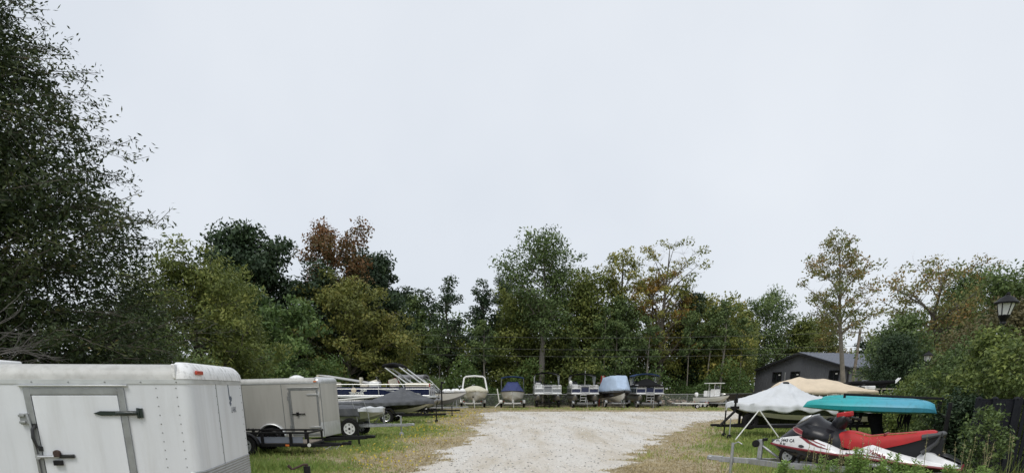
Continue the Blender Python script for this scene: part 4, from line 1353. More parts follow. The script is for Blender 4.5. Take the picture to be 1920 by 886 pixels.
# --- black open utility trailer
U = thing('utility_trailer', 'low black open utility trailer between the white and silver trailers', 'trailer', (-5.55, 18.7, 0), 0.5)
fr = MB()
for yy in (0.03, 1.47):
    fr.box((-1.55, yy, 0.30), (3.1, 0.05, 0.075))
for x in (-3.08, -2.3, -1.55, -0.8, -0.02):
    fr.box((x, 0.75, 0.295), (0.05, 1.39, 0.06))
fr.build('frame', 'black_paint', U, bevel=0.004)
tp = MB()
for yy in (0.03, 1.47):
    tp.box((-1.55, yy, 0.63), (3.1, 0.055, 0.05))
tp.box((-0.02, 0.75, 0.6301), (0.05, 1.38, 0.049))
tp.build('top_rail', 'black_paint', U, bevel=0.004)
for yy in (0.03, 1.47):
    for x in (-3.05, -2.05, -1.30, -0.52, -0.05):
        MB().box((x, yy, 0.47), (0.075 if x != -0.05 else 0.05, 0.045, 0.265)).build('post', 'black_paint', U)
for k in range(5):
    MB().box((-1.55, 0.20 + 0.275 * k, 0.345), (3.02, 0.255, 0.03)).build('deck_plank', 'pole_wood', U, bevel=0.004)
MB().box((-1.2, 0.062, 0.44), (2.0, 0.012, 0.165)).build('side_board', 'skirt_blue', U)
for yy, s in ((-0.13, -1), (1.63, 1)):
    wheel(U, (-1.72, yy, 0.30), 0.30, 0.18, rim='galvanised', side=s)
for yy in (-0.13, 1.63):
    arc = [(-1.72 + 0.38 * math.cos(math.pi * k / 12), 0.28 + 0.36 * math.sin(math.pi * k / 12)) for k in range(13)]
    MB().sheet([[(x, yy - 0.11, zz) for x, zz in arc], [(x, yy + 0.11, zz) for x, zz in arc]]).build('fender', 'black_paint', U, solid=0.008)
MB().tube([(-1.72, -0.1, 0.30), (-1.72, 1.6, 0.30)], 0.03, 8).build('axle', 'black_paint', U)
t = MB()
for s in (-1, 1):
    a, b = Vector((-0.3, 0.75 + s * 0.6, 0.265)), Vector((0.72, 0.75 + s * 0.03, 0.265))
    dr = b - a
    t.box((a + b) / 2, (dr.length, 0.05, 0.075), Matrix.Rotation(math.atan2(dr.y, dr.x), 3, 'Z'))
t.build('tongue', 'black_paint', U, bevel=0.004)
c = MB().box((0.84, 0.75, 0.29), (0.26, 0.08, 0.08))
c.box((0.93, 0.75, 0.35), (0.10, 0.03, 0.04))
c.build('coupler', 'black_paint', U, bevel=0.008)
MB().box((-0.62, 0.0, 0.30), (0.10, 0.02, 0.05)).build('reflector', 'lens_orange', U)
MB().box((-2.05, -0.0, 0.26), (0.22, 0.016, 0.03)).build('plate', 'sticker', U)
MB().lathe([(0.05, -0.02), (0.05, 0.0)], (-0.02, 0.0, 0.305), 'Y', 12).build('tail_light', 'sticker', U)
sp = MB()
for k in range(3):
    sp.tube([(0.2 + 0.15 * k, 0.6, 0.25), (0.25 + 0.15 * k, 0.62, 0.14), (0.45 + 0.1 * k, 0.66, 0.24)], 0.01, 6)
sp.build('safety_chain', 'galvanised', U)


def boat_trailer(name, label, loc, rz, L=4.6, W=1.9, tongue=1.9, mat='galvanised', wheels=((0.35),), Rr=0.33, rim='rim_white', bow_h=1.0, jack_h=0.75, fender=True, rails=True, group=None, cat='trailer', jack=True, bunk_h=0.60, post=None, fmat=None):
    """frame along +X towards the hitch; the origin is on the ground below the bow end of the frame"""
    root = thing(name, label, cat, loc, rz, group)
    for s in (-1, 1):
        m = MB().box((-L / 2, s * W * 0.36, 0.44), (L, 0.06, 0.11))
        a, b = Vector((0.0, s * W * 0.36, 0.44)), Vector((tongue * 0.55, s * 0.05, 0.44))
        dr = b - a
        m.box((a + b) / 2, (dr.length, 0.055, 0.105), Matrix.Rotation(math.atan2(dr.y, dr.x), 3, 'Z'))
        m.build('frame_rail', mat, root, bevel=0.006)
    for x in (-L + 0.1, -L * 0.55, -0.15):
        MB().box((x, 0, 0.43), (0.07, W * 0.72, 0.07)).build('cross_member', mat, root, bevel=0.005)
    MB().box((tongue * 0.75, 0, 0.441), (tongue * 0.5 + 0.1, 0.085, 0.10)).build('tongue', mat, root, bevel=0.006)
    c = MB().box((tongue + 0.12, 0, 0.46), (0.28, 0.09, 0.09))
    c.lathe([(0.02, 0), (0.065, 0.02), (0.065, 0.08), (0.03, 0.1)], (tongue + 0.24, 0, 0.41), 'Z', 12)
    c.build('coupler', 'black_paint' if mat == 'black_paint' else 'galvanised', root, bevel=0.008)
    px = tongue * 0.35 if post is None else post
    w = MB().box((px, 0, (0.49 + bow_h) / 2), (0.08, 0.08, bow_h - 0.49))
    w.tube([(px - 0.4, 0, 0.5), (px, 0, bow_h - 0.1)], 0.025, 6)
    wp = w.build('winch_post', mat, root, bevel=0.006)
    w = MB().lathe([(0.07, -0.07), (0.07, 0.07)], (px + 0.08, 0, bow_h - 0.08), 'Y', 12)
    w.box((px - 0.07, 0, bow_h), (0.06, 0.16, 0.05))
    w.build('winch', 'black_paint', wp)
    if jack:
        j = MB()
        jx = tongue * 0.82
        j.tube([(jx, 0.10, 0.03), (jx, 0.10, jack_h)], 0.03, 8)
        j.tube([(jx, 0.10, jack_h - 0.03), (jx - 0.10, 0.10, jack_h + 0.02), (jx - 0.18, 0.10, jack_h - 0.02)], 0.011, 6)
        j.lathe([(0.07, -0.03), (0.09, -0.02), (0.09, 0.02), (0.07, 0.03)], (jx, 0.10, 0.09), 'Y', 12)
        j.build('jack', mat, root)
    for s in (-1, 1):
        if rails:
            b = MB().box((-L * 0.52, s * W * 0.26, bunk_h), (L * 0.8, 0.09, 0.05))
            for x in (-L * 0.85, -L * 0.25):
                b.box((x, s * W * 0.26, (0.49 + bunk_h) / 2), (0.05, 0.05, max(0.02, bunk_h - 0.49)))
            b.build('bunk', 'canvas_grey', root)
        for f in wheels:
            wheel(root, (-L * f, s * (W / 2 + 0.06), Rr), Rr, 0.2, rim=rim, holes=6, side=s)
        if fender:
            f0, f1 = -L * min(wheels) + Rr * 1.25, -L * max(wheels) - Rr * 1.25
            zt = Rr * 2 + 0.06
            pts = [(f0, zt - 0.3), (f0 - 0.05, zt - 0.12), (f0 - 0.2, zt), (f1 + 0.2, zt), (f1 + 0.05, zt - 0.12), (f1, zt - 0.3)]
            yo, yi = s * (W / 2 + 0.19), s * (W / 2 - 0.06)
            m = MB().sheet([[(x, yo, zz) for x, zz in pts], [(x, yi, zz) for x, zz in pts]])
            m.sheet([[(x, yo, zz) for x, zz in pts], [(x, yo, zz - 0.05) for x, zz in pts]])
            m.build('fender', fmat or mat, root, solid=0.012)
        t = MB().box((-L - 0.02, s * W * 0.42, 0.52), (0.05, 0.16, 0.10))
        t.build('tail_light', 'lens_red', root)
    MB().tube([(-L * f, -W / 2, Rr) for f in wheels[:1]] + [(-L * f, W / 2, Rr) for f in wheels[:1]], 0.03, 8).build('axle', mat, root)
    return root

# ================================================================ BOATS
def hull_pts(L, B, keel, sheer, bowrise=0.25, t0=0.45, p=2.2, rake=0.5, chine=0.40, flare=0.80, knuckle=0.7, nst=22, keelrise=None, transom_taper=0.06):
    """stations from stern (x=0) to stem (x=L): keel, chine, knuckle, gunwale for the +y half"""
    st = []
    for i in range(nst):
        t = i / (nst - 1)
        u = max(0, (t - t0) / (1 - t0))
        hb = B / 2 * max(0.012, 1 - u ** p) * (1 - transom_taper * max(0, 0.4 - t) / 0.4)
        zs = sheer + bowrise * t ** 2.2
        kr = (sheer + bowrise - keel) * 0.93 if keelrise is None else keelrise
        zk = keel + kr * max(0, (t - 0.62) / 0.38) ** 2.4
        zc = zk + (zs - zk) * (chine * (0.55 + 0.45 * t))
        x = L * t
        hc = hb * (flare - 0.28 * u)
        st.append([(x - rake * 0 , 0, zk), (x, hc, zc), (x, hc + (hb - hc) * 0.75, zc + (zs - zc) * knuckle), (x, hb, zs)])
    return st


def hull(root, st, mats, names=('hull_bottom', 'hull_side', 'hull_band'), deck='gel_white', deck_in=0.0, crown=0.04, rail='black_plastic', deck_name='deck', rail_r=0.022, transom='gel_white'):
    for k in range(3):
        m = MB()
        for s in (1, -1):
            rows = [[(q[k][0], s * q[k][1], q[k][2]) for q in st], [(q[k + 1][0], s * q[k + 1][1], q[k + 1][2]) for q in st]]
            if s < 0:
                rows = rows[::-1]
            m.sheet(rows)
        m.build(names[k], mats[k], root, smooth=40)
    q = st[0]
    m = MB().add([(a[0] + 0.002, a[1], a[2]) for a in q] + [(a[0] + 0.002, -a[1], a[2]) for a in q[:0:-1]], [tuple(range(7))])
    m.build('transom', transom, root)
    if deck:
        m = MB()
        rows = []
        for f in (-1, -0.6, 0, 0.6, 1):
            rows.append([(q[3][0], q[3][1] * f * (1 - deck_in), q[3][2] - 0.012 + crown * (1 - f * f)) for q in st])
        m.sheet(rows)
        m.build(deck_name, deck, root, smooth=40)
    if rail:
        m = MB()
        m.tube([(q[3][0], q[3][1] + 0.004, q[3][2]) for q in st] + [(q[3][0], -q[3][1] - 0.004, q[3][2]) for q in st[::-1]], rail_r, 6)
        m.build('rub_rail', rail, root)


def cover(name, label, root_loc, rz, st, ridge, mat, drop=0.10, wav=0.03, nx=60, ny=22, t_lo=0.0, t_hi=1.0, over=0.03, seed=1, power=1.3, wr=0.015, cat='boat cover', scallop=0.0, rx=0.0, creases=0, trap=None):
    """cloth over a boat: from the gunwales up to a ridge line given as [(t, height above sheer)], with a hanging hem"""
    rd = np.random.default_rng(seed)
    xs = np.array([q[3][0] for q in st])
    hb = np.array([q[3][1] for q in st])
    zs = np.array([q[3][2] for q in st])
    T = np.linspace(t_lo, t_hi, nx)
    X = T * xs[-1]
    H = np.interp(X, xs, hb) + over
    Z = np.interp(X, xs, zs)
    rt = np.interp(T, [a for a, _ in ridge], [b for _, b in ridge])
    rows = []
    off = rd.random() * 50
    xp = X[int(np.argmax(rt))]
    cr = []
    for c in range(creases):
        a, b = rd.uniform(X[0], X[-1]), rd.uniform(X[0], X[-1])
        s_ = 1 if c % 2 else -1
        if c < creases * 0.55:
            cr.append((xp + rd.normal(0, 0.15), 0.0, a, s_ * 1.0, rd.uniform(0.25, 1.0)))
        else:
            cr.append((a, s_ * rd.uniform(0.15, 0.6), a + rd.normal(0, 0.7), s_ * rd.uniform(0.6, 1.0), rd.uniform(-0.7, 0.7)))
    for i in range(nx):
        sc = 0.5 + 0.5 * math.cos(2 * math.pi * X[i] / 1.05 + off + 0.8 * math.sin(X[i] * 1.7)) if scallop else 0
        d = drop + wav * (vnoise(X[i] * 1.0 + off, 3.3, 0.5, 2) - 0.5) * 2 + scallop * (0.5 - sc)
        row = []
        hem = 4
        for k in range(-hem, 0):
            f = -k / hem
            out = 0.03 * math.sin(X[i] * 14 + off) * f
            row.append((X[i], -H[i] - out, Z[i] - d * f))
        for j in range(ny + 1):
            f = -1 + 2 * j / ny
            bumpv = wr * (vnoise(X[i] * 1.3 + off, f * 2 + 9, 0.35, 3) - 0.5) * 4 * (1 - abs(f) ** 6)
            for (ax, af, bx, bf, am) in cr:
                ex, ef = bx - ax, (bf - af) * H[i]
                px_, pf = X[i] - ax, (f - af) * H[i]
                tt = (px_ * ex + pf * ef) / (ex * ex + ef * ef + 1e-9)
                if -0.05 < tt < 1.05:
                    dd = abs(px_ * ef - pf * ex) / math.sqrt(ex * ex + ef * ef + 1e-9)
                    bumpv += 0.06 * am * math.exp(-dd / 0.05) * min(1, tt * 4 + 0.1)
            up_ = (1 - abs(f) ** power) if trap is None else min(1.0, (1 - abs(f)) / (1 - trap)) * (1 - 0.06 * f * f)
            row.append((X[i], H[i] * f, Z[i] + rt[i] * up_ + bumpv + 0.015))
        for k in range(1, hem + 1):
            f = k / hem
            out = 0.03 * math.sin(X[i] * 13 + 2 + off) * f
            row.append((X[i], H[i] + out, Z[i] - d * f))
        rows.append(row)
    # close bow and stern with a hem
    e = rows[-1]
    rows.append([(x + 0.03, y * 0.9, z - drop * 0.8 - 0.3 * (z - Z[-1]) * (1 if z > Z[-1] else 0)) for x, y, z in e])
    e = rows[0]
    rows.insert(0, [(x - 0.03, y * 0.98, min(z, Z[0]) - drop * 0.8) for x, y, z in e])
    m = MB().sheet(rows)
    o = m.build(name, mat, None, smooth=70)
    o.location = root_loc
    o.rotation_euler = (R(rx), 0, R(rz))
    tag(o, label, cat)
    s = o.modifiers.new('solid', 'SOLIDIFY')
    s.thickness = 0.006
    return o


def outboard(root, x, y, z, mat='black_plastic', up=0.0):
    """outboard motor on a transom at x: cowl, midsection, skeg and propeller; tilted up by 'up' degrees"""
    M = Matrix.Rotation(R(-up), 3, 'Y')

    def T(pts):
        return [tuple(M @ Vector(p) + Vector((x, y, z))) for p in pts]
    c = MB()
    rg = []
    for h, a, b, dx in ((0.10, 0.16, 0.13, -0.22), (0.2, 0.27, 0.19, -0.25), (0.38, 0.29, 0.2, -0.27), (0.52, 0.24, 0.17, -0.27), (0.58, 0.13, 0.1, -0.25)):
        rg.append(T([(dx + a * math.cos(k * math.pi / 8), b * math.sin(k * math.pi / 8), h) for k in range(16)]))
    c.rings(rg, True, True)
    c.build('motor_cowl', mat, root, smooth=50)
    lg = MB()
    rg = []
    for h, a, b, dx in ((0.12, 0.12, 0.09, -0.22), (-0.25, 0.10, 0.06, -0.2), (-0.55, 0.12, 0.045, -0.2), (-0.60, 0.2, 0.05, -0.22), (-0.66, 0.16, 0.06, -0.24), (-0.72, 0.10, 0.05, -0.2), (-0.86, 0.06, 0.01, -0.2)):
        rg.append(T([(dx + a * math.cos(k * math.pi / 6), b * math.sin(k * math.pi / 6), h) for k in range(12)]))
    lg.rings(rg, True, True)
    lg.build('motor_leg', mat, root, smooth=50)
    pr = MB()
    for k in range(3):
        a = k * 2.094
        pr.add(T([(-0.46, 0.02 * math.cos(a), -0.66 + 0.02 * math.sin(a)), (-0.43, 0.15 * math.cos(a - 0.4), -0.66 + 0.15 * math.sin(a - 0.4)), (-0.46, 0.17 * math.cos(a), -0.66 + 0.17 * math.sin(a)), (-0.49, 0.14 * math.cos(a + 0.4), -0.66 + 0.14 * math.sin(a + 0.4))]), [(0, 1, 2, 3)])
    pr.build('propeller', 'chrome', root, solid=0.008)


def bimini(root, x0, x1, hw, zb, zt, canvas, frame='trim_bright', sag=0.10, cname='bimini_canvas', hoops=3, base=None, skirt=0.12):
    """canvas top on hoops: posts from the rail at zb up to zt"""
    bx = (x0 + x1) / 2 if base is None else base
    for i in range(hoops):
        x = x0 + (x1 - x0) * i / (hoops - 1)
        m = MB()
        pts = [(bx + (x - bx) * 0.25, -hw, zb), (x, -hw * 0.97, zt - 0.16), (x, -hw * 0.9, zt - 0.05), (x, -hw * 0.5, zt + sag * 0.6), (x, 0, zt + sag), (x, hw * 0.5, zt + sag * 0.6), (x, hw * 0.9, zt - 0.05), (x, hw * 0.97, zt - 0.16), (bx + (x - bx) * 0.25, hw, zb)]
        m.tube(pts, 0.024, 6)
        m.build('bimini_hoop', frame, root)
    rows = []
    for i in range(9):
        x = x0 - 0.04 + (x1 - x0 + 0.08) * i / 8
        dip = -0.03 * abs(math.sin(math.pi * i / 8 * (hoops - 1)))
        row = [(x, -hw * 1.0, zt - 0.05 - skirt)]
        for f in (-0.97, -0.9, -0.7, -0.45, 0, 0.45, 0.7, 0.9, 0.97):
            row.append((x, hw * f, zt - 0.03 + (sag + 0.06) * (1 - abs(f) ** 2.2) + dip))
        row.append((x, hw * 1.0, zt - 0.05 - skirt))
        rows.append(row)
    rows.insert(0, [(x - 0.01, y, z - 0.11) for x, y, z in rows[0]])
    rows.append([(x + 0.01, y, z - 0.11) for x, y, z in rows[-1]])
    MB().sheet(rows).build(cname, canvas, root, smooth=50, solid=0.012)


def pontoon(root, L=6.4, B=2.5, z0=0.58, panel='gel_navy', panel2='gel_grey', rail='trim_bright', tube='alu_tube', seat='vinyl_cream', n_tubes=2, seats=True, console=True, stripe=True, gate=True, tr=0.31):
    """pontoon boat, bow towards +X, origin on the ground amidships"""
    zt = z0 + tr
    for k in range(n_tubes):
        y = -B * 0.36 + B * 0.72 * k / (n_tubes - 1)
        m = MB()
        rg = []
        for x, r, dz in ((-L / 2 + 0.1, tr * 0.9, 0), (-L / 2 + 0.2, tr, 0), (L / 2 - 0.8, tr, 0), (L / 2 - 0.45, tr * 0.93, 0.02), (L / 2 - 0.15, tr * 0.66, 0.10), (L / 2 + 0.05, tr * 0.3, 0.2), (L / 2 + 0.1, tr * 0.06, 0.24)):
            rg.append([(x, y + r * math.cos(2 * math.pi * j / 16), zt + dz + r * math.sin(2 * math.pi * j / 16)) for j in range(16)])
        m.rings(rg, True, True)
        m.build('pontoon_tube', tube, root, smooth=50)
    zd = z0 + 2 * tr + 0.06
    MB().box((0, 0, zd), (L, B, 0.10)).build('deck', rail, root, bevel=0.015)
    br = MB()
    for k in range(8):
        br.box((-L / 2 + 0.4 + k * (L - 1.0) / 7, 0, zd - 0.075), (0.06, B * 0.86, 0.05))
    br.build('deck_beam', 'alu_tube', root)
    zf0, zf1 = zd + 0.10, zd + 0.74
    xb, xs = L / 2 - 0.38, -L / 2 + 0.55
    yb = B / 2 - 0.05
    # side panels: one between each pair of uprights
    nb = 4
    for s in (-1, 1):
        for k in range(nb):
            a, b = xs + (xb - xs) * k / nb, xs + (xb - xs) * (k + 1) / nb
            p = MB().box(((a + b) / 2, s * yb, (zf0 + zf1 - 0.26) / 2), (b - a - 0.05, 0.012, zf1 - 0.26 - zf0)).build('side_panel', panel, root)
            if stripe:
                MB().box(((a + b) / 2, s * (yb + 0.008), zf1 - 0.20), (b - a - 0.05, 0.010, 0.10)).build('panel_stripe', panel2, p)
        rl = MB()
        for zz in (zf1, zf1 - 0.27, zf0 - 0.01):
            rl.tube([(xs, s * yb, zz), (xb, s * yb, zz)], 0.02, 6)
        for k in range(nb + 1):
            x = xs + (xb - xs) * k / nb
            rl.tube([(x, s * yb, zd + 0.05), (x, s * yb, zf1)], 0.018, 6)
        rl.build('side_rail', rail, root)
    # bow fence in two halves round a gate
    gw = 0.42
    for s in (-1, 1):
        ym = s * (yb + gw) / 2
        p = MB().box((xb, ym, (zf0 + zf1 - 0.26) / 2), (0.012, yb - gw - 0.03, zf1 - 0.26 - zf0)).build('bow_panel', panel, root)
        if stripe:
            for dz in (0.10, 0.20):
                MB().box((xb + 0.012, ym, zf1 - dz), (0.012, yb - gw - 0.03, 0.035)).build('panel_stripe', panel2, p)
        rl = MB()
        for zz in (zf1, zf1 - 0.27, zf0 - 0.01):
            rl.tube([(xb, s * gw, zz), (xb, s * yb, zz)], 0.024, 6)
        for y in (s * gw, s * yb):
            rl.tube([(xb, y, zd + 0.05), (xb, y, zf1)], 0.026, 6)
        rl.build('bow_rail', rail, root)
    if gate:
        g = MB()
        for zz in (zf1 - 0.02, zf0 + 0.02):
            g.tube([(xb + 0.01, -gw + 0.05, zz), (xb + 0.01, gw - 0.05, zz)], 0.018, 6)
        for y in (-gw + 0.05, gw - 0.05):
            g.tube([(xb + 0.01, y, zf0 + 0.02), (xb + 0.01, y, zf1 - 0.02)], 0.018, 6)
        go = g.build('gate', rail, root)
        MB().box((xb + 0.01, 0, (zf0 + zf1 - 0.2) / 2), (0.01, 2 * gw - 0.14, zf1 - zf0 - 0.2)).build('gate_panel', panel, go)
    if seats:
        for s in (-1, 1):
            m = MB().box((xb - 0.85, s * (yb - 0.36), zd + 0.27), (1.3, 0.6, 0.40))
            m.build('bow_seat', seat, root, bevel=0.05)
            m = MB().box((xb - 0.85, s * (yb - 0.12), zd + 0.62), (1.3, 0.16, 0.42))
            m.build('seat_back', seat, root, bevel=0.05)
        MB().box((xs + 0.5, 0.35, zd + 0.27), (0.65, 1.5, 0.40)).build('stern_seat', seat, root, bevel=0.05)
        MB().box((xs + 0.16, 0.35, zd + 0.64), (0.18, 1.5, 0.46)).build('seat_back', seat, root, bevel=0.05)
    if console:
        MB().box((-0.2, -yb + 0.45, zd + 0.48), (0.6, 0.75, 0.86)).build('console', 'gel_white', root, bevel=0.06)
        w = MB().add([(0.05, -yb + 0.1, zd + 0.9), (0.05, -yb + 0.8, zd + 0.9), (-0.1, -yb + 0.76, zd + 1.2), (-0.1, -yb + 0.14, zd + 1.2)], [(0, 1, 2, 3)])
        w.build('windscreen', 'glass_tint', root, solid=0.006)
        MB().box((-0.85, -yb + 0.45, zd + 0.62), (0.5, 0.52, 0.16)).build('helm_seat', seat, root, bevel=0.05)
        MB().box((-1.06, -yb + 0.45, zd + 0.9), (0.14, 0.52, 0.5)).build('seat_back', seat, root, bevel=0.05)
    return zd, zf1, xb, yb


def ladder(root, x, y0, y1, z0, z1, rungs=4, mat='trim_bright'):
    m = MB()
    for y in (y0, y1):
        m.tube([(x, y, z0), (x + 0.02, y, z1)], 0.02, 6)
    for k in range(rungs):
        zz = z0 + (z1 - z0) * (k + 0.5) / rungs
        m.tube([(x, y0, zz), (x, y1, zz)], 0.018, 6)
    m.build('ladder', mat, root)


ROW = -90      # boats of the far row point at the camera

# --- jon boat with charcoal cover, aluminium hull, beside the silver trailer
JL = (-9.05, 26.5, 0)
J = thing('jon_boat', 'small aluminium jon boat under a charcoal cover beside the silver trailer', 'boat', JL, -2)
st = hull_pts(4.2, 1.5, 0.52, 1.02, bowrise=0.06, t0=0.7, p=2.6, chine=0.25, flare=0.9, keelrise=0.34)
hull(J, st, ('alu_hull', 'alu_hull', 'alu_hull'), deck=None, rail='trim_bright', transom='alu_hull')
for k in range(3):
    MB().box((0.5 + 1.2 * k, 0, 0.82), (0.3, 1.2, 0.05)).build('bench', 'alu_hull', J)
cover('boat_cover', 'charcoal cover sagging over the small jon boat', JL, -2, st, [(0, 0.16), (0.5, 0.18), (0.8, 0.08), (0.97, 0.02)], 'canvas_charcoal', drop=0.26, t_hi=0.8, seed=3)
cover('boat_cover', 'scrap of white tarp folded back on the jon boat bow', JL, -2, st, [(0.70, 0.0), (0.99, 0.03)], 'tarp_silver', drop=0.12, wav=0.09, t_lo=0.80, t_hi=0.985, nx=18, ny=10, seed=4, over=0.04, wr=0.03, cat='tarp')
boat_trailer('boat_trailer', 'galvanised boat trailer with white spoked wheel under the jon boat', (-5.4, 26.5, 0), -2, L=3.6, W=1.55, tongue=1.35, wheels=(0.18,), Rr=0.35, bow_h=0.98, jack_h=0.78, bunk_h=0.50, fender=False, mat='galvanised')
gp = thing('guide_pole', 'long pale guide pole lying across the jon boat cover', 'pole', (-7.0, 25.6, 0))
MB().tube([(-0.4, 0, 1.30), (2.05, 0.05, 1.50)], 0.028, 8).build('pole', 'pipe_white', gp)
for x in (1.05, 1.5):
    MB().tube([(x, 0.02, 1.42), (x + 0.15, 0.05, 0.9), (x + 0.2, 0.05, 0.44)], 0.012, 6).build('strut', 'galvanised', gp)

# --- bass boat with peaked charcoal cover
BL = (-9.7, 37.2, 0)
Bs = thing('bass_boat', 'black and cream bass boat under a peaked charcoal cover', 'boat', BL, -1)
st = hull_pts(5.5, 2.2, 0.50, 1.02, bowrise=0.14, t0=0.42, p=2.1, chine=0.42, knuckle=0.5)
hull(Bs, st, ('gel_cream', 'gel_black', 'gel_black'), rail='black_plastic')
cover('boat_cover', 'charcoal cover rising to a peak over the bass boat', BL, -1, st, [(0, 0.0), (0.40, 0.14), (0.70, 0.72), (0.86, 0.34), (1.0, 0.05)], 'canvas_charcoal', drop=0.16, seed=6, power=1.05, wr=0.02, creases=14, nx=90, ny=30)
boat_trailer('boat_trailer', 'black boat trailer with chrome wheel carrying the bass boat', (-5.2, 37.2, 0), -1, L=4.3, W=2.0, tongue=1.35, mat='black_paint', wheels=(0.32,), Rr=0.36, rim='chrome', bow_h=0.95, jack_h=0.6, bunk_h=0.55)

# --- navy pontoon boat with raised and folded frames
PT = thing('pontoon_boat', 'long navy blue pontoon boat with white rails and folded canopy frames', 'boat', (-8.25, 44.0, 0), -1.5)
zd, zf, xb, yb = pontoon(PT, L=7.2, B=2.5, z0=0.60, panel='gel_navy', panel2='gel_navy', rail='trim_bright', stripe=True)
text(PT, 'lettering', 'Sun', 0.26, 'sticker', on_side(-1.05, -yb - 0.012, zd + 0.33), shear=0.3, bold=0.008)
text(PT, 'lettering', 'TRACKER', 0.21, 'sticker', on_side(-1.75, -yb - 0.012, zd + 0.135), bold=0.01)
e = MB().lathe([(0.16, -0.004), (0.16, 0.0)], (0, 0, 0), 'Y', 16)
e.build('emblem', 'canvas_tan', PT, loc=(-1.45, -yb - 0.010, zd + 0.40))
sw = MB().prism([(0.2, zd + 0.42), (1.5, zd + 0.34), (2.6, zd + 0.20), (1.4, zd + 0.29)], -yb - 0.012, -yb - 0.008)
sw.build('stripe_decal', 'sticker', PT)
text(PT, 'registration', 'SC 4471 BH', 0.15, 'sticker', on_side(1.9, -yb - 0.012, zd + 0.12))
m = MB()
for y in (-0.9, -0.3, 0.3, 0.9):
    m.tube([(-3.6, y, zf + 0.52), (-1.2, y, zf + 0.16), (-0.2, y, zf - 0.02)], 0.05, 8)
m.build('folded_canopy', 'vinyl_grey', PT)
m = MB().tube([(-3.7, -1.0, zf + 0.50), (-3.7, 1.0, zf + 0.50)], 0.07, 8)
m.tube([(-2.7, -1.0, zd + 0.1), (-2.7, -1.0, zf + 0.40)], 0.02, 6)
m.build('canopy_support', 'vinyl_cream', PT)
for dx, zz in ((0.0, 0.95), (0.85, 1.0)):
    m = MB()
    for y in (-1.1, 1.1):
        m.tube([(2.35 + dx, y, zf - 0.3), (0.55 + dx, y, zf + zz)], 0.045, 8)
    m.tube([(0.55 + dx, -1.1, zf + zz), (0.55 + dx, 1.1, zf + zz)], 0.045, 8)
    m.build('tilted_frame', 'trim_bright', PT)
m = MB()
rows = []
for i in range(8):
    a = i / 7
    x = 0.35 + 1.15 * a
    zz = zf + 1.02 + 0.12 * math.sin(math.pi * a) - 0.05 * a
    rows.append([(x, f * 1.12, zz + 0.10 * (1 - f * f) + (0.02 * math.sin(9 * f + i))) for f in (-1, -0.6, -0.2, 0.2, 0.6, 1)])
m.sheet(rows)
m.build('rolled_canvas', 'canvas_black', PT, solid=0.14)
for x, h in ((-0.2, 0.42), (0.9, 0.55)):
    MB().box((x, -0.5, zf + 0.05), (0.5, 0.6, h), Matrix.Rotation(R(-14), 3, 'Y')).build('chair', 'vinyl_cream', PT, bevel=0.07)
ladder(PT, xb + 0.2, -0.85, -0.45, zd - 0.55, zd + 0.05, 3)
MB().box((xb + 0.02, -yb - 0.05, zf - 0.05), (0.06, 0.06, 0.2)).build('nav_light', 'canvas_red', PT)
boat_trailer('boat_trailer', 'black pontoon trailer with tall winch mast under the navy pontoon', (-4.9, 44.0, 0), -1.5, L=5.6, W=2.1, tongue=1.3, mat='black_paint', wheels=(0.42, 0.57), Rr=0.3, bow_h=2.2, jack_h=0.7, bunk_h=0.56, post=0.45)
# red canopy folded on the next boat behind
RB = thing('runabout_boat', 'white runabout with grey canopy hoops and folded red canvas behind the navy pontoon', 'boat', (-9.3, 51.5, 0), -6)
st = hull_pts(6.0, 2.3, 0.62, 1.38, bowrise=0.12, t0=0.4, p=2.0, chine=0.40)
hull(RB, st, ('gel_grey', 'gel_white', 'gel_white'), rail='black_plastic')
m = MB()
rows = []
for i in range(8):
    a = i / 7
    rows.append([(3.55 + 0.9 * a - 0.5 * abs(f) ** 2, f * (0.95 - 0.12 * a), 1.46 + 0.42 * (1 - a)) for f in (-1, -0.7, -0.35, 0, 0.35, 0.7, 1)])
m.sheet(rows)
m.build('windscreen', 'glass_tint', RB, solid=0.01)
bimini(RB, 1.2, 3.0, 1.05, 1.45, 2.62, 'canvas_grey', hoops=3)
for s in (-1, 1):
    MB().tube([(4.0, s * 0.9, 1.5), (3.1, s * 0.98, 2.35), (2.4, s * 1.0, 2.72)], 0.03, 6).build('canopy_stay', 'trim_bright', RB)
m = MB().tube([(0.6, -1.0, 2.2), (0.7, 0, 2.36), (0.6, 1.0, 2.2)], 0.16, 8)
m.build('folded_canvas', 'canvas_red', RB)
m = MB()
for k in range(5):
    m.lathe([(0.02, 0), (0.22, 0.04), (0.25, 0.14), (0.12, 0.26), (0.01, 0.28)], (4.4 + 0.32 * k, 0.25 * (-1) ** k - 0.1, 1.46 + 0.01 * k), 'Z', 12)
m.build('bow_cushion', 'gel_white', RB)
boat_trailer('boat_trailer', 'grey trailer under the white runabout with red canvas', (-4.4, 51.0, 0), -6, L=4.6, W=2.0, tongue=0.9, wheels=(0.4,), bow_h=1.25, jack=False, bunk_h=0.6)

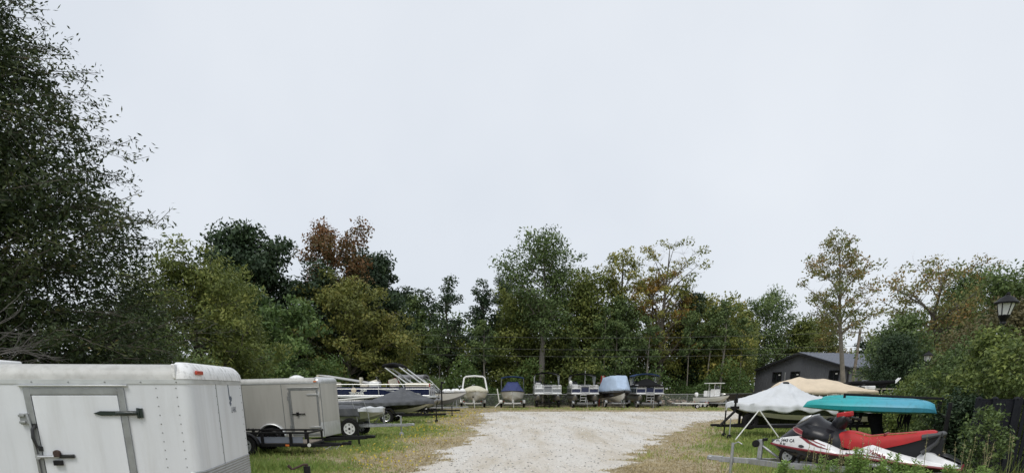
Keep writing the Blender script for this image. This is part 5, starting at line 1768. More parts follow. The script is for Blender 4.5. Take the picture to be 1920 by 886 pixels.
# --- white bowrider with arch and cream cover (far row)
X0 = -3.75
WB = thing('bowrider_boat', 'white boat with an arch and a cream bow cover, left end of the far row', 'boat', (X0, 69.4, 0), ROW + 4)
st = hull_pts(5.4, 2.55, 0.55, 1.50, bowrise=0.10, t0=0.40, p=2.6, chine=0.48, knuckle=0.55, keelrise=0.5)
hull(WB, st, ('gel_white', 'gel_white', 'gel_white'), rail='gel_grey')
m = MB()
for x, r in ((1.4, 0.055), (1.7, 0.05)):
    m.tube([(x + 0.7, -1.2, 1.5), (x + 0.2, -1.1, 2.2), (x, -1.0, 2.72), (x, -0.8, 2.86), (x, 0, 2.92), (x, 0.8, 2.86), (x, 1.0, 2.72), (x + 0.2, 1.1, 2.2), (x + 0.7, 1.2, 1.5)], r * 1.5, 8)
m.build('arch', 'gel_white', WB)
cover('boat_cover', 'cream canvas cover over the bow of the boat with an arch', (X0, 69.4, 0), ROW + 4, st, [(0.3, 0.42), (0.62, 0.46), (0.8, 0.28), (1.0, 0.04)], 'canvas_cream', drop=0.12, wav=0.05, t_lo=0.32, seed=9, scallop=0.05, power=2.0)
boat_trailer('boat_trailer', 'white trailer with a slanting post under the boat with an arch', (X0 + 0.1, 65.2, 0), ROW + 4, L=4.4, W=2.1, tongue=1.7, wheels=(0.5,), bow_h=1.1, bunk_h=0.55, mat='pipe_white')
gd = thing('trailer_guide', 'slanting white trailer guide left of the boat with an arch', 'pole', (X0 - 1.6, 66.0, 0))
MB().tube([(0, 0, 1.35), (1.1, -0.5, 0.08)], 0.05, 8).build('post', 'galvanised', gd)
MB().tube([(0.25, -0.1, 1.0), (0.2, -0.1, 0.05)], 0.03, 8).build('brace', 'galvanised', gd)

# --- runabout with blue cover
X0 = 0.05
BR = thing('runabout_boat', 'white runabout with navy blue cover and blue canopy in the far row', 'boat', (X0, 70.0, 0), ROW)
st = hull_pts(5.6, 2.4, 0.52, 1.42, bowrise=0.12, t0=0.42, p=2.5, chine=0.46, knuckle=0.72, keelrise=0.55)
hull(BR, st, ('gel_white', 'gel_white', 'gel_white'), rail='black_plastic', rail_r=0.05)
bimini(BR, 1.0, 2.9, 1.1, 1.45, 2.78, 'canvas_bimini_blue', frame='trim_bright', hoops=3, skirt=0.1)
cover('boat_cover', 'navy blue snap cover over the runabout bow', (X0, 70.0, 0), ROW, st, [(0.3, 0.92), (0.5, 0.88), (0.82, 0.30), (0.93, 0.04)], 'canvas_blue', drop=0.02, wav=0.01, t_lo=0.3, t_hi=0.92, over=-0.07, seed=10, trap=0.45, creases=10)
boat_trailer('boat_trailer', 'white trailer under the runabout with the blue cover', (X0, 65.4, 0), ROW, L=4.4, W=2.05, tongue=1.2, wheels=(0.35,), bow_h=1.1, bunk_h=0.5, mat='pipe_white')
gd = thing('trailer_guide', 'tall white guide post left of the blue covered runabout', 'pole', (X0 - 1.35, 65.6, 0))
MB().tube([(-0.1, 0, 1.75), (0.12, 0, 0.45)], 0.055, 8).build('post', 'pipe_white', gd)
MB().tube([(-0.35, -0.2, 0.05), (0.14, 0, 0.5)], 0.04, 8).build('brace', 'pipe_white', gd)

# --- three pontoons of the far row
def far_pontoon(label, X, Y, canvas, panel, tl, lad=None, rz=ROW, bz=3.12, frame='trim_bright', bim=True, extra=None):
    p = thing('pontoon_boat', label, 'boat', (X, Y + 3.0, 0), rz)
    zd, zf, xb, yb = pontoon(p, L=6.2, B=2.62, z0=0.56, panel=panel, panel2='gel_white', n_tubes=2, tr=0.33, seat='vinyl_grey')
    MB().box((xb + 0.2, -0.85, zd + 0.02), (0.3, 0.85, 0.10)).build('bow_step', 'gel_white', p, bevel=0.01)
    MB().box((xb + 0.2, 0.85, zd + 0.02), (0.3, 0.85, 0.10)).build('bow_step', 'gel_white', p, bevel=0.01)
    if bim:
        bimini(p, -1.9, 0.8, yb - 0.03, zf, bz, canvas, frame=frame, hoops=4, skirt=0.06, sag=0.16)
    if lad:
        ladder(p, xb + 0.40, lad[0], lad[1], zd - 0.70, zd + 0.02, 3)
    outboard(p, -3.1, 0, zd - 0.1, up=0)
    boat_trailer('boat_trailer', tl, (X, Y - 0.2, 0), rz, L=4.8, W=2.0, tongue=1.2, wheels=(0.15, 0.3), Rr=0.29, bow_h=1.15, bunk_h=0.50, mat='galvanised' if lad else 'black_paint')
    return p, zd, zf, xb, yb


p, zd, zf, xb, yb = far_pontoon('pontoon boat with dark canopy beside the blue covered runabout', 3.45, 66.4, 'canvas_black', 'gel_grey', 'black trailer under the pontoon beside the blue covered runabout')
m = MB().box((xb - 0.3, -0.95, zf + 0.12), (0.4, 0.5, 0.3))
m.build('bow_cushion', 'vinyl_grey', p, bevel=0.08)
p, zd, zf, xb, yb = far_pontoon('pontoon boat with bow ladder and dark canopy left of the pale blue cover', 6.95, 66.0, 'canvas_black', 'gel_navy', 'galvanised trailer under the pontoon with the bow ladder', lad=(-0.45, 0.1), bz=3.0)
MB().lathe([(0.02, 0), (0.14, 0.04), (0.16, 0.2), (0.1, 0.32), (0.02, 0.36)], (xb + 0.05, -yb - 0.12, zf + 0.12), 'Z', 12).build('fender_float', 'gel_white', p)
MB().tube([(xb - 2.2, 0.2, zf), (xb - 2.2, 0.2, 3.42)], 0.02, 6).build('antenna', 'pipe_white', p)
p, zd, zf, xb, yb = far_pontoon('pontoon boat with black snap cover and blue canopy, right end of the far row', 13.05, 65.6, 'canvas_bimini_blue', 'gel_navy', 'galvanised trailer under the black covered pontoon', lad=(-0.35, 0.35), bz=2.98)
rows = []
for i in range(15):
    a = i / 14
    x = -2.2 + 5.0 * a
    hh = np.interp(a, [0, 0.35, 0.62, 0.85, 1], [0.3, 0.55, 0.66, 0.22, 0.02])
    rows.append([(x, -yb - 0.05, zf - 0.12)] + [(x, f * (yb + 0.04), zf + 0.02 + hh * (1 - abs(f) ** 1.6)) for f in (-1, -0.7, -0.4, -0.15, 0.15, 0.4, 0.7, 1)] + [(x, yb + 0.05, zf - 0.12)])
rows.append([(x + 0.03, y, min(z, zf - 0.10)) for x, y, z in rows[-1]])
m = MB().sheet(rows)
o = m.build('boat_cover', 'canvas_black', None, smooth=60)
o.location = (13.05, 68.6, 0)
o.rotation_euler = (0, 0, R(ROW))
tag(o, 'black snap-on cover peaked over the pontoon with the blue canopy', 'boat cover')

# --- cruiser under a pale blue cover
X0 = 10.05
CR = thing('cruiser_boat', 'black and white cruiser under a pale blue cover in the far row', 'boat', (X0 - 0.35, 69.9, 0), ROW + 8)
st = hull_pts(5.4, 2.6, 0.50, 1.55, bowrise=0.16, t0=0.40, p=2.3, chine=0.5, knuckle=0.55, keelrise=0.55)
hull(CR, st, ('gel_white', 'gel_black', 'gel_black'), rail='black_plastic')
cover('boat_cover', 'pale blue grey cover standing high over the black cruiser', (X0 - 0.35, 69.9, 0), ROW + 8, st, [(0.05, 0.7), (0.12, 1.25), (0.62, 1.32), (0.70, 1.22), (0.86, 0.22), (1.0, 0.03)], 'canvas_sky', drop=0.10, wav=0.03, seed=12, trap=0.62, wr=0.01, creases=16)
cover('boat_cover', 'dark band hanging below the pale blue cover', (X0 - 0.35, 69.9, 0), ROW + 8, st, [(0.0, 0.02), (1.0, 0.0)], 'canvas_charcoal', drop=0.24, wav=0.05, seed=13, over=0.015, t_hi=0.985)
MB().box((5.1, 0.25, 0.95), (0.16, 0.2, 0.35)).build('bow_roller', 'black_paint', CR, bevel=0.03)
boat_trailer('boat_trailer', 'grey trailer under the black cruiser', (X0 + 0.2, 65.6, 0), ROW + 8, L=4.6, W=2.1, tongue=1.0, wheels=(0.25,), bow_h=1.15, bunk_h=0.5)
bk = thing('ski_rack', 'red and tan gear standing behind the pale blue cover', 'rack', (9.0, 71.0, 0))
for k, (dx, mt) in enumerate(((0, 'canvas_red'), (0.25, 'canvas_tan'), (0.5, 'canvas_red'))):
    MB().box((dx, 0, 1.5), (0.09, 0.12, 3.0), Matrix.Rotation(R(3 - 4 * k), 3, 'Y')).build('board', mt, bk, bevel=0.03)
MB().box((0.2, 0.1, 2.3), (1.1, 0.1, 0.1)).build('rail', 'pole_wood', bk)

# --- centre console
X0 = 19.3
CC = thing('centre_console', 'white centre console fishing boat with T-top right of the far row', 'boat', (18.3, 68.4, 0), -55)
CC.scale = (0.76, 0.76, 0.76)
st = hull_pts(4.9, 2.05, 0.50, 1.22, bowrise=0.30, t0=0.42, p=2.3, chine=0.42, knuckle=0.6)
hull(CC, st, ('gel_cream', 'gel_white', 'gel_white'), rail='gel_grey', deck_in=0.05)
MB().box((2.7, 0, 1.75), (0.8, 0.9, 1.0)).build('console', 'gel_white', CC, bevel=0.08)
w = MB().add([(3.05, -0.5, 2.2), (3.05, 0.5, 2.2), (2.8, 0.45, 2.72), (2.8, -0.45, 2.72)], [(0, 1, 2, 3)])
w.build('windscreen', 'glass_tint', CC, solid=0.01)
m = MB()
for x in (2.15, 3.0):
    for y in (-0.55, 0.55):
        m.tube([(x, y, 1.3), (x + 0.02, y * 1.05, 2.9)], 0.028, 6)
m.build('t_top_frame', 'gel_white', CC)
MB().box((2.5, 0, 2.95), (1.9, 1.7, 0.09)).build('t_top', 'gel_white', CC, bevel=0.03)
MB().box((1.5, 0, 1.7), (0.5, 0.9, 0.7)).build('leaning_post', 'gel_white', CC, bevel=0.06)
m = MB()
for y in (-0.9, 0.9):
    m.tube([(3.1, y * 0.9, 1.38), (3.3, y * 0.85, 1.62), (4.1, y * 0.6, 1.72), (4.5, y * 0.3, 1.66)], 0.022, 6)
m.build('bow_rail', 'chrome', CC)
outboard(CC, 0.0, 0, 1.25, mat='gel_white', up=0)
boat_trailer('boat_trailer', 'galvanised trailer under the white centre console', (20.1, 65.9, 0), -55, L=2.9, W=1.4, tongue=0.8, wheels=(0.5, 0.68), Rr=0.26, bow_h=0.95, bunk_h=0.46)
boat_trailer('boat_trailer', 'empty low white trailer with red end lights left of the centre console', (16.2, 64.6, 0), 176, L=1.9, W=1.2, tongue=1.0, wheels=(0.5,), Rr=0.2, bow_h=0.62, jack=False, fender=False, rails=False, mat='pipe_white')
DB = thing('dark_boat', 'small dark boat with windscreen half hidden behind the centre console bow', 'boat', (21.4, 70.5, 0), -8)
st = hull_pts(4.8, 2.0, 0.5, 1.25, bowrise=0.12, t0=0.4, p=2.2)
hull(DB, st, ('gel_grey', 'gel_black', 'gel_black'), deck='gel_grey')
w = MB().add([(3.0, -0.8, 1.3), (3.0, 0.8, 1.3), (2.6, 0.7, 1.75), (2.6, -0.7, 1.75)], [(0, 1, 2, 3)])
w.build('windscreen', 'glass_tint', DB, solid=0.01)

# --- boat under the crumpled silver tarp, right foreground
TL = (14.3, 26.6, 0)
TB = thing('runabout_boat', 'dark green and cream boat under the crumpled silver tarp', 'boat', TL, 184)
st = hull_pts(6.2, 2.35, 0.42, 1.12, bowrise=0.10, t0=0.42, p=2.3, chine=0.42, knuckle=0.36)
hull(TB, st, ('gel_black', 'gel_cream', 'gel_green'), rail='black_plastic')
cover('boat_tarp', 'crumpled silver tarp peaked over the dark green boat', TL, 184, st, [(0, 0.12), (0.3, 0.24), (0.5, 0.42), (0.61, 0.72), (0.645, 0.80), (0.68, 0.73), (0.83, 0.40), (1.0, 0.04)], 'tarp_silver', drop=0.20, wav=0.10, seed=21, power=1.05, wr=0.022, scallop=0.12, nx=170, ny=44, over=0.07, cat='tarp', creases=46)
vt = thing('tarp_vent', 'small dark vent cap at the peak of the silver tarp', 'vent', (10.31, 26.32, 1.955))
MB().lathe([(0.02, 0.0), (0.13, 0.0), (0.13, 0.04), (0.09, 0.075), (0.01, 0.08)], (0, 0, 0), 'Z', 14).build('cap', 'black_plastic', vt)
outboard(TB, 0.0, 0, 0.95, up=0)
boat_trailer('boat_trailer', 'black trailer with jack and slanting winch post under the silver tarp boat', (9.0, 26.2, 0), 184, L=4.6, W=2.0, tongue=1.15, mat='black_paint', wheels=(0.62,), Rr=0.34, bow_h=1.1, jack_h=1.0, bunk_h=0.5, post=0.35)
sp = thing('spare_wheel', 'spare wheel lying on the tongue of the silver tarp boat trailer', 'wheel', (8.95, 25.85, 0.62))
w = wheel(sp, (0, 0, 0), 0.30, 0.18, rim='black_paint')
ms = thing('jack_stand', 'dark winch mast leaning at the bow of the silver tarp boat', 'mast', (8.0, 25.2, 0))
m = MB().tube([(-0.35, 0, 0.5), (0.12, 0, 0.98), (0.16, 0, 1.62)], [0.05, 0.05, 0.03], 8)
m.box((0.12, 0, 1.12), (0.30, 0.10, 0.10))
m.box((0.14, 0, 1.36), (0.12, 0.10, 0.14))
m.build('mast', 'black_paint', ms)
MB().tube([(-0.02, -0.1, 0.08), (-0.02, -0.1, 0.75)], 0.022, 8).build('jack_leg', 'galvanised', ms)
MB().lathe([(0.06, -0.03), (0.09, -0.02), (0.09, 0.02), (0.06, 0.03)], (-0.02, -0.1, 0.09), 'Y', 12).build('jack_wheel', 'rubber', ms)
ap = thing('white_poles', 'two white plastic poles propped in an upturned V against the tarp', 'poles', (8.8, 24.6, 0))
MB().tube([(-0.86, -0.35, 0.04), (-0.02, -0.02, 1.03)], 0.022, 8).build('pole', 'pipe_white', ap)
MB().tube([(0.76, -0.1, 0.12), (0.02, -0.02, 1.03)], 0.022, 8).build('pole', 'pipe_white', ap)

# --- tan covered pontoon
TNL = (13.8, 31.4, 0)
TN = thing('pontoon_boat', 'dark pontoon boat under a long tan cover before the grey building', 'boat', TNL, 178)
zd, zf, xb, yb = pontoon(TN, L=4.1, B=2.4, z0=0.30, panel='gel_black', panel2='gel_black', rail='black_paint', stripe=False, seats=False, console=False, tr=0.27)
rows = []
for i in range(50):
    a = i / 49
    x = -2.1 + 4.2 * a
    hh = np.interp(a, [0, 0.03, 0.22, 0.30, 0.46, 0.56, 0.72, 0.80, 0.93, 1.0], [0.05, 0.10, 0.28, 0.40, 0.52, 0.48, 0.60, 0.50, 0.38, 0.02])
    dz = 0.10 + 0.03 * math.sin(x * 5)
    fl = [-1, -0.9, -0.7, -0.45, -0.2, 0, 0.2, 0.45, 0.7, 0.9, 1]
    rows.append([(x, -yb - 0.07, zf - dz)] + [(x, f * (yb + 0.06), zf + 0.04 + hh * (1 - abs(f) ** 1.35) + 0.05 * (vnoise(x * 2, f * 3, 0.6, 2) - 0.5)) for f in fl] + [(x, yb + 0.07, zf - dz)])
rows.insert(0, [(x - 0.03, y, min(z, zf - 0.10)) for x, y, z in rows[0]])
rows.append([(x + 0.03, y, min(z, zf - 0.10)) for x, y, z in rows[-1]])
o = MB().sheet([[(x, y, float(z)) for x, y, z in r] for r in rows]).build('boat_cover', 'canvas_tan', None, smooth=60, solid=0.008)
o.location = TNL
o.rotation_euler = (0, 0, R(178))
tag(o, 'long tan cover with several peaks over the dark pontoon', 'boat cover')
boat_trailer('boat_trailer', 'black trailer under the tan covered pontoon', (12.3, 31.4, 0), 178, L=3.6, W=1.8, tongue=1.2, mat='black_paint', wheels=(0.5,), Rr=0.28, bow_h=0.9, bunk_h=0.46, jack=False)

# --- black pontoon with folded frame and tilted motor, right of it
DKL = (18.4, 35.8, 0)
DK = thing('pontoon_boat', 'black pontoon boat with pale top rail and tipped-up motor right of the tan cover', 'boat', DKL, 184)
zd, zf, xb, yb = pontoon(DK, L=5.6, B=2.4, z0=0.40, panel='gel_black', panel2='gel_black', rail='vinyl_cream', stripe=False, console=True, seat='canvas_black', tr=0.28)
m = MB()
for y in (-1.0, 1.0):
    m.tube([(2.3, y, zf - 0.35), (0.9, y, zf + 0.22), (0.0, y, zf + 0.34)], 0.03, 6)
    m.tube([(2.1, y * 0.96, zf - 0.3), (0.7, y * 0.96, zf + 0.30)], 0.022, 6)
m.tube([(0.0, -1.0, zf + 0.34), (0.0, 1.0, zf + 0.34)], 0.03, 6)
m.build('folded_frame', 'black_paint', DK)
m = MB().tube([(0.9, -1.05, zf + 0.25), (0.1, -1.1, zf + 0.28), (-0.6, -1.05, zf + 0.34)], [0.06, 0.13, 0.08], 8)
m.tube([(0.9, 1.0, zf + 0.25), (0.1, 1.05, zf + 0.28), (-0.6, 1.0, zf + 0.34)], [0.06, 0.13, 0.08], 8)
m.tube([(0.4, -1.0, zf + 0.27), (0.4, 1.0, zf + 0.27)], 0.12, 8)
m.build('rolled_canvas', 'canvas_black', DK)
m = MB()
for dy in (0.9, 1.05):
    m.tube([(-0.62, dy, zf + 0.28), (-0.85, dy, zf + 0.52)], 0.035, 6)
m.build('frame_ends', 'trim_bright', DK)
m = MB().tube([(-0.1, 1.24, zf - 0.32), (-0.6, 1.24, zf - 0.02)], 0.045, 8)
m.tube([(-0.35, 1.26, zf - 0.42), (-0.75, 1.26, zf - 0.10)], 0.06, 8)
m.tube([(-0.75, 1.26, zf - 0.06), (-1.05, 1.26, zf - 0.18), (-1.25, 1.26, zf - 0.45)], 0.035, 8)
m.build('swim_ladder', 'gel_grey', DK)
outboard(DK, -2.75, 0, zd - 0.05, mat='ski_grey', up=45)
boat_trailer('boat_trailer', 'galvanised trailer under the black pontoon', (16.4, 35.7, 0), 184, L=4.4, W=1.9, tongue=1.0, wheels=(0.5,), Rr=0.29, bow_h=0.9, bunk_h=0.45, jack=False)

# ================================================================ JET SKI, KAYAKS, BUILDING, FENCES, LAMPS
def interp(f, tab):
    return float(np.interp(f, [a for a, _ in tab], [b for _, b in tab]))


JS = thing('jet_ski', 'white and black jet ski with red seat on a galvanised trailer', 'jet ski', (7.47, 11.2, 0), 144.4)
LJ = 3.09
HB = [(0, 0.02), (0.03, 0.13), (0.09, 0.27), (0.19, 0.43), (0.35, 0.55), (0.6, 0.58), (0.85, 0.55), (1, 0.46)]
TOP = [(0, 0.0), (0.04, 0.10), (0.12, 0.18), (0.2, 0.23), (0.275, 0.21), (0.345, 0.145), (0.43, 0.06), (0.49, 0.09), (0.57, 0.22), (0.7, 0.13), (0.85, 0.065), (1, 0.02)]
zr = lambda f: 0.80 - 0.26 * f
fs = [i / 40 for i in range(41)]


def js_strip(name, mat, pts, parent=JS, both=True, solid=0.0, smooth=50):
    """pts(f) -> list of (y, z) for the +y side; mirrored"""
    m = MB()
    for s in ((1, -1) if both else (1,)):
        rows = [[(LJ * (1 - f), s * y, z) for y, z in pts(f)] for f in fs]
        m.sheet(rows if s > 0 else [r[::-1] for r in rows])
    return m.build(name, mat, parent, smooth=smooth, solid=solid)


kz = lambda f: zr(f) - interp(f, [(0, 0.0), (0.05, 0.12), (0.15, 0.27), (0.4, 0.38), (1, 0.36)])
js_strip('hull_bottom', 'gel_black', lambda f: [(0.0, kz(f)), (interp(f, HB) * 0.45, kz(f) + 0.07), (interp(f, HB) * 0.8, kz(f) + (zr(f) - kz(f)) * 0.45), (interp(f, HB) * 0.9, zr(f) - 0.09 * min(1, f * 10)), (interp(f, HB), zr(f) - 0.012)])
js_strip('topside', 'ski_white', lambda f: [(interp(f, HB) + 0.004, zr(f)), (interp(f, HB) * 0.97, zr(f) + interp(f, TOP) * 0.5), (interp(f, HB) * 0.84, zr(f) + interp(f, TOP)), (interp(f, HB) * 0.70, zr(f) + interp(f, TOP) + 0.008)])
js_strip('foot_tray', 'ski_grey', lambda f: [(interp(f, HB) * 0.70, zr(f) + interp(f, TOP) + 0.006), (interp(f, HB) * 0.62, zr(f) + 0.06), (0.0, zr(f) + 0.08)])
m = MB()
m.tube([(LJ * (1 - f), interp(f, HB) + 0.008, zr(f) - 0.004) for f in fs] + [(LJ * (1 - f), -interp(f, HB) - 0.008, zr(f) - 0.004) for f in fs[::-1]], 0.022, 6)
m.build('bumper_strip', 'ski_strip', JS)
tr = MB().add([(0.0, s * interp(1, HB) * a, z) for s, a, z in ((1, 1, zr(1)), (1, 0.8, kz(1) + 0.1), (1, 0, kz(1)), (-1, 0.8, kz(1) + 0.1), (-1, 1, zr(1)))], [(0, 1, 2, 3, 4)])
tr.build('transom', 'gel_black', JS)
# black hood
HT = [(0.03, 0.07), (0.08, 0.22), (0.15, 0.42), (0.2, 0.53), (0.24, 0.60), (0.265, 0.58), (0.29, 0.52), (0.34, 0.47), (0.40, 0.40), (0.45, 0.30)]
HW = [(0.03, 0.10), (0.1, 0.24), (0.2, 0.36), (0.3, 0.38), (0.4, 0.30), (0.45, 0.2)]
rows = []
for i in range(26):
    f = 0.03 + 0.42 * i / 25
    h, w, b = interp(f, HT), interp(f, HW), zr(f) + interp(f, TOP) * 0.6
    row = []
    for a, g in ((1.0, 0.0), (0.98, 0.25), (0.86, 0.52), (0.66, 0.74), (0.42, 0.92), (0.15, 1.0)):
        row.append((w * a, b + (zr(f) + h - b) * g))
    rows.append([(LJ * (1 - f), y, z) for y, z in row] + [(LJ * (1 - f), -y, z) for y, z in row[::-1]])
MB().sheet(rows).build('hood', 'ski_dark', JS, smooth=28)
# side cowl running back from the hood to the seat
m = MB()
for s in (1, -1):
    a = [(0.20, 0.38, 0.21, 0.42), (0.26, 0.40, 0.17, 0.42), (0.31, 0.39, 0.13, 0.40), (0.36, 0.33, 0.12, 0.36)]
    rws = [[(LJ * (1 - f), s * (w + 0.02), zr(f) + z0), (LJ * (1 - f), s * w, zr(f) + (z0 + z1) / 2), (LJ * (1 - f), s * (w - 0.10), zr(f) + z1)] for f, w, z0, z1 in a]
    m.sheet(rws)
m.build('side_cowl', 'ski_dark', JS, smooth=30, solid=0.03)
for s in (1, -1):
    m = MB()
    m.add([(LJ * (1 - 0.15), s * 0.20, zr(0.15) + 0.40), (LJ * (1 - 0.215), s * 0.30, zr(0.21) + 0.53), (LJ * (1 - 0.235), s * 0.31, zr(0.24) + 0.60), (LJ * (1 - 0.19), s * 0.21, zr(0.19) + 0.55)], [(0, 1, 2, 3)])
    m.build('mirror', 'trim_bright', JS, solid=0.03)
# steering column, pad and bars
m = MB()
rg = []
for x, z, w, h in ((1.98, 1.08, 0.13, 0.11), (1.95, 1.18, 0.16, 0.14), (1.90, 1.28, 0.17, 0.14), (1.86, 1.34, 0.12, 0.09)):
    rg.append([(x + h * math.cos(k * math.pi / 6) * 0.9, w * math.sin(k * math.pi / 6), z + h * 0.3 * math.cos(k * math.pi / 6)) for k in range(12)])
m.rings(rg, True, True)
m.build('steering_column', 'ski_dark', JS, smooth=40)
MB().box((1.88, 0, 1.35), (0.24, 0.26, 0.09), Matrix.Rotation(R(9), 3, 'Y')).build('steering_pad', 'ski_red', JS, bevel=0.02)
m = MB().tube([(1.72, -0.42, 1.26), (1.80, -0.2, 1.30), (1.86, 0, 1.32), (1.80, 0.2, 1.30), (1.72, 0.42, 1.26)], 0.018, 8)
m.build('handlebar', 'black_plastic', JS)
for s in (-1, 1):
    MB().tube([(1.80, s * 0.26, 1.29), (1.70, s * 0.44, 1.25)], 0.026, 8).build('grip', 'rubber', JS)
# seat
ST_ = [(0.34, 0.27), (0.38, 0.345), (0.43, 0.39), (0.47, 0.385), (0.54, 0.345), (0.6, 0.39), (0.7, 0.45), (0.84, 0.55), (0.86, 0.53)]
SB = [(0.34, 0.20), (0.42, 0.11), (0.5, 0.07), (0.57, 0.11), (0.72, 0.28), (0.86, 0.47)]
rows = []
for i in range(32):
    f = 0.34 + 0.52 * i / 31
    t, b = interp(f, ST_), interp(f, SB)
    w = interp(f, [(0.34, 0.2), (0.4, 0.27), (0.55, 0.30), (0.8, 0.25), (0.86, 0.17)])
    row = []
    for a, g in ((1.0, 0.0), (0.97, 0.45), (0.84, 0.85), (0.6, 0.99), (0.25, 1.02)):
        row.append((w * a, zr(f) + b + (t - b) * g))
    rows.append([(LJ * (1 - f), y, z) for y, z in row] + [(LJ * (1 - f), -y, z) for y, z in row[::-1]])
m = MB().sheet(rows)
m.add(rows[-1], [tuple(range(len(rows[-1])))])
m.add(rows[0], [tuple(range(len(rows[0])))[::-1]])
sto = m.build('seat', 'ski_red', JS, smooth=50)
m = MB().tube([(LJ * (1 - f), 0.185, zr(f) + interp(f, ST_) - 0.012) for f in [0.47 + 0.30 * k / 20 for k in range(21)]], [0.008 + 0.018 * math.sin(math.pi * k / 20) * (0.6 + 0.4 * math.sin(k * 2.1)) for k in range(21)], 6)
m.build('moss_edge', 'moss', sto)
m = MB().box((LJ * (1 - 0.62), 0, zr(0.62) + 0.40), (0.035, 0.47, 0.05))
m.build('seat_strap', 'ski_strip', sto, bevel=0.01)
rows = []
for i in range(20):
    f = 0.38 + 0.52 * i / 19
    t = interp(f, SB) + 0.02 if f < 0.86 else interp(f, [(0.86, 0.50), (0.90, 0.42)])
    w = interp(f, [(0.38, 0.18), (0.55, 0.24), (0.9, 0.19)])
    rows.append([(LJ * (1 - f), w * 1.05, zr(f) + 0.06), (LJ * (1 - f), w * 0.96, zr(f) + t), (LJ * (1 - f), -w * 0.96, zr(f) + t), (LJ * (1 - f), -w * 1.05, zr(f) + 0.06)])
m = MB().sheet(rows)
m.add(rows[-1], [(0, 1, 2, 3)])
m.build('seat_base', 'ski_dark', JS, smooth=30)
m = MB()
for s in (1, -1):
    m.tube([(0.62, s * 0.22, zr(0.8) + 0.42), (0.36, s * 0.23, zr(0.88) + 0.50), (0.40, s * 0.25, zr(0.87) + 0.36), (0.58, s * 0.27, zr(0.8) + 0.16)], [0.05, 0.04, 0.035, 0.05], 8)
m.tube([(0.36, -0.22, zr(0.88) + 0.50), (0.32, 0, zr(0.9) + 0.51), (0.36, 0.22, zr(0.88) + 0.50)], 0.035, 8)
m.build('grab_handle', 'ski_grey', JS)
rows = []
for f, w, h in ((0.79, 0.26, 0.10), (0.82, 0.32, 0.20), (0.86, 0.38, 0.19), (0.91, 0.40, 0.14), (0.97, 0.36, 0.08), (1.0, 0.25, 0.03)):
    rows.append([(LJ * (1 - f), w, zr(f) + 0.02), (LJ * (1 - f), w * 0.9, zr(f) + h), (LJ * (1 - f), 0, zr(f) + h + 0.02), (LJ * (1 - f), -w * 0.9, zr(f) + h), (LJ * (1 - f), -w, zr(f) + 0.02)])
MB().sheet(rows).build('swim_deck', 'ski_white', JS, smooth=40)
rows = [[(LJ * (1 - f), s * w, zr(f) + h + 0.025) for s in (-1, -0.5, 0, 0.5, 1)] for f, w, h in ((0.88, 0.30, 0.17), (0.94, 0.30, 0.13), (1.0, 0.22, 0.05))]
MB().sheet(rows).build('deck_mat', 'ski_dark', JS, solid=0.012)
# graphics: swoosh, registration, hood badge, lettering
yo = lambda f, g=0.5: interp(f, HB) * (0.97 if g > 0.3 else 0.99) + 0.012


def js_decal(name, mat, poly):
    """patch on the near topside given as (f, fraction of the side height)"""
    v = []
    for f, g in poly:
        h = interp(f, TOP)
        y = interp(f, HB)
        yy = y + 0.004 + (y * 0.97 - y - 0.004) * g / 0.5 if g < 0.5 else y * 0.97 + (y * 0.84 - y * 0.97) * (g - 0.5) / 0.5
        v.append((LJ * (1 - f), yy + 0.008, zr(f) + h * g + 0.002))
    n = len(v) // 2
    return MB().add(v, [(i, i + 1, 2 * n - 2 - i, 2 * n - 1 - i) for i in range(n - 1)]).build(name, mat, JS)


js_decal('swoosh', 'ski_strip', [(0.20, 0.98), (0.25, 0.72), (0.30, 0.55), (0.36, 0.52), (0.36, 0.45), (0.30, 0.42), (0.24, 0.55), (0.18, 0.97)])
js_decal('swoosh', 'ski_strip', [(0.23, 0.95), (0.28, 0.82), (0.34, 0.8), (0.34, 0.74), (0.28, 0.74), (0.22, 0.95)])
js_decal('rear_stripe', 'ski_strip', [(0.44, 0.25), (0.52, 0.42), (0.60, 0.28), (0.70, 0.2), (0.70, 0.14), (0.60, 0.2), (0.52, 0.28), (0.44, 0.12)])


def side_pt(f, v, lift=0.006):
    """point on the near topside, v metres above the bumper line"""
    h = max(1e-3, interp(f, TOP))
    g = min(1.0, max(0.0, v / h))
    y = interp(f, HB)
    yy = y + 0.004 + (y * 0.97 - y - 0.004) * g / 0.5 if g < 0.5 else y * 0.97 + (y * 0.84 - y * 0.97) * (g - 0.5) / 0.5
    return (LJ * (1 - f), yy + lift, zr(f) + v + 0.002)


def hood_pt(f, v, lift=0.006):
    h, w, b = interp(f, HT), interp(f, HW), zr(f) + interp(f, TOP) * 0.6
    g = min(1.0, max(0.0, (zr(f) + v - b) / (zr(f) + h - b)))
    a = float(np.interp(g, [0, 0.25, 0.52, 0.74, 0.92, 1.0], [1.0, 0.98, 0.86, 0.66, 0.42, 0.15]))
    return (LJ * (1 - f), w * a + lift, zr(f) + v + lift * 0.5)


def wrap_text(nm, body, size, mat, f0, v0, fn, sh=0.0, rise=0.0, bold=0.002):
    """lettering laid on the curved side, reading from the nose towards the stern"""
    o = text(JS, nm, body, size, mat, Matrix.Identity(4), shear=sh, bold=bold)
    for v in o.data.vertices:
        u, w = v.co.x, v.co.y
        v.co = fn(f0 + u / LJ, v0 + w + rise * u)
    return o


def wrap_patch(nm, mat, ring, fn):
    n = len(ring)
    cf, cv = sum(a for a, _ in ring) / n, sum(b for _, b in ring) / n
    vs = [fn(cf, cv)] + [fn(a, b) for a, b in ring]
    return MB().add(vs, [(0, 1 + i, 1 + (i + 1) % n) for i in range(n)]).build(nm, mat, JS)


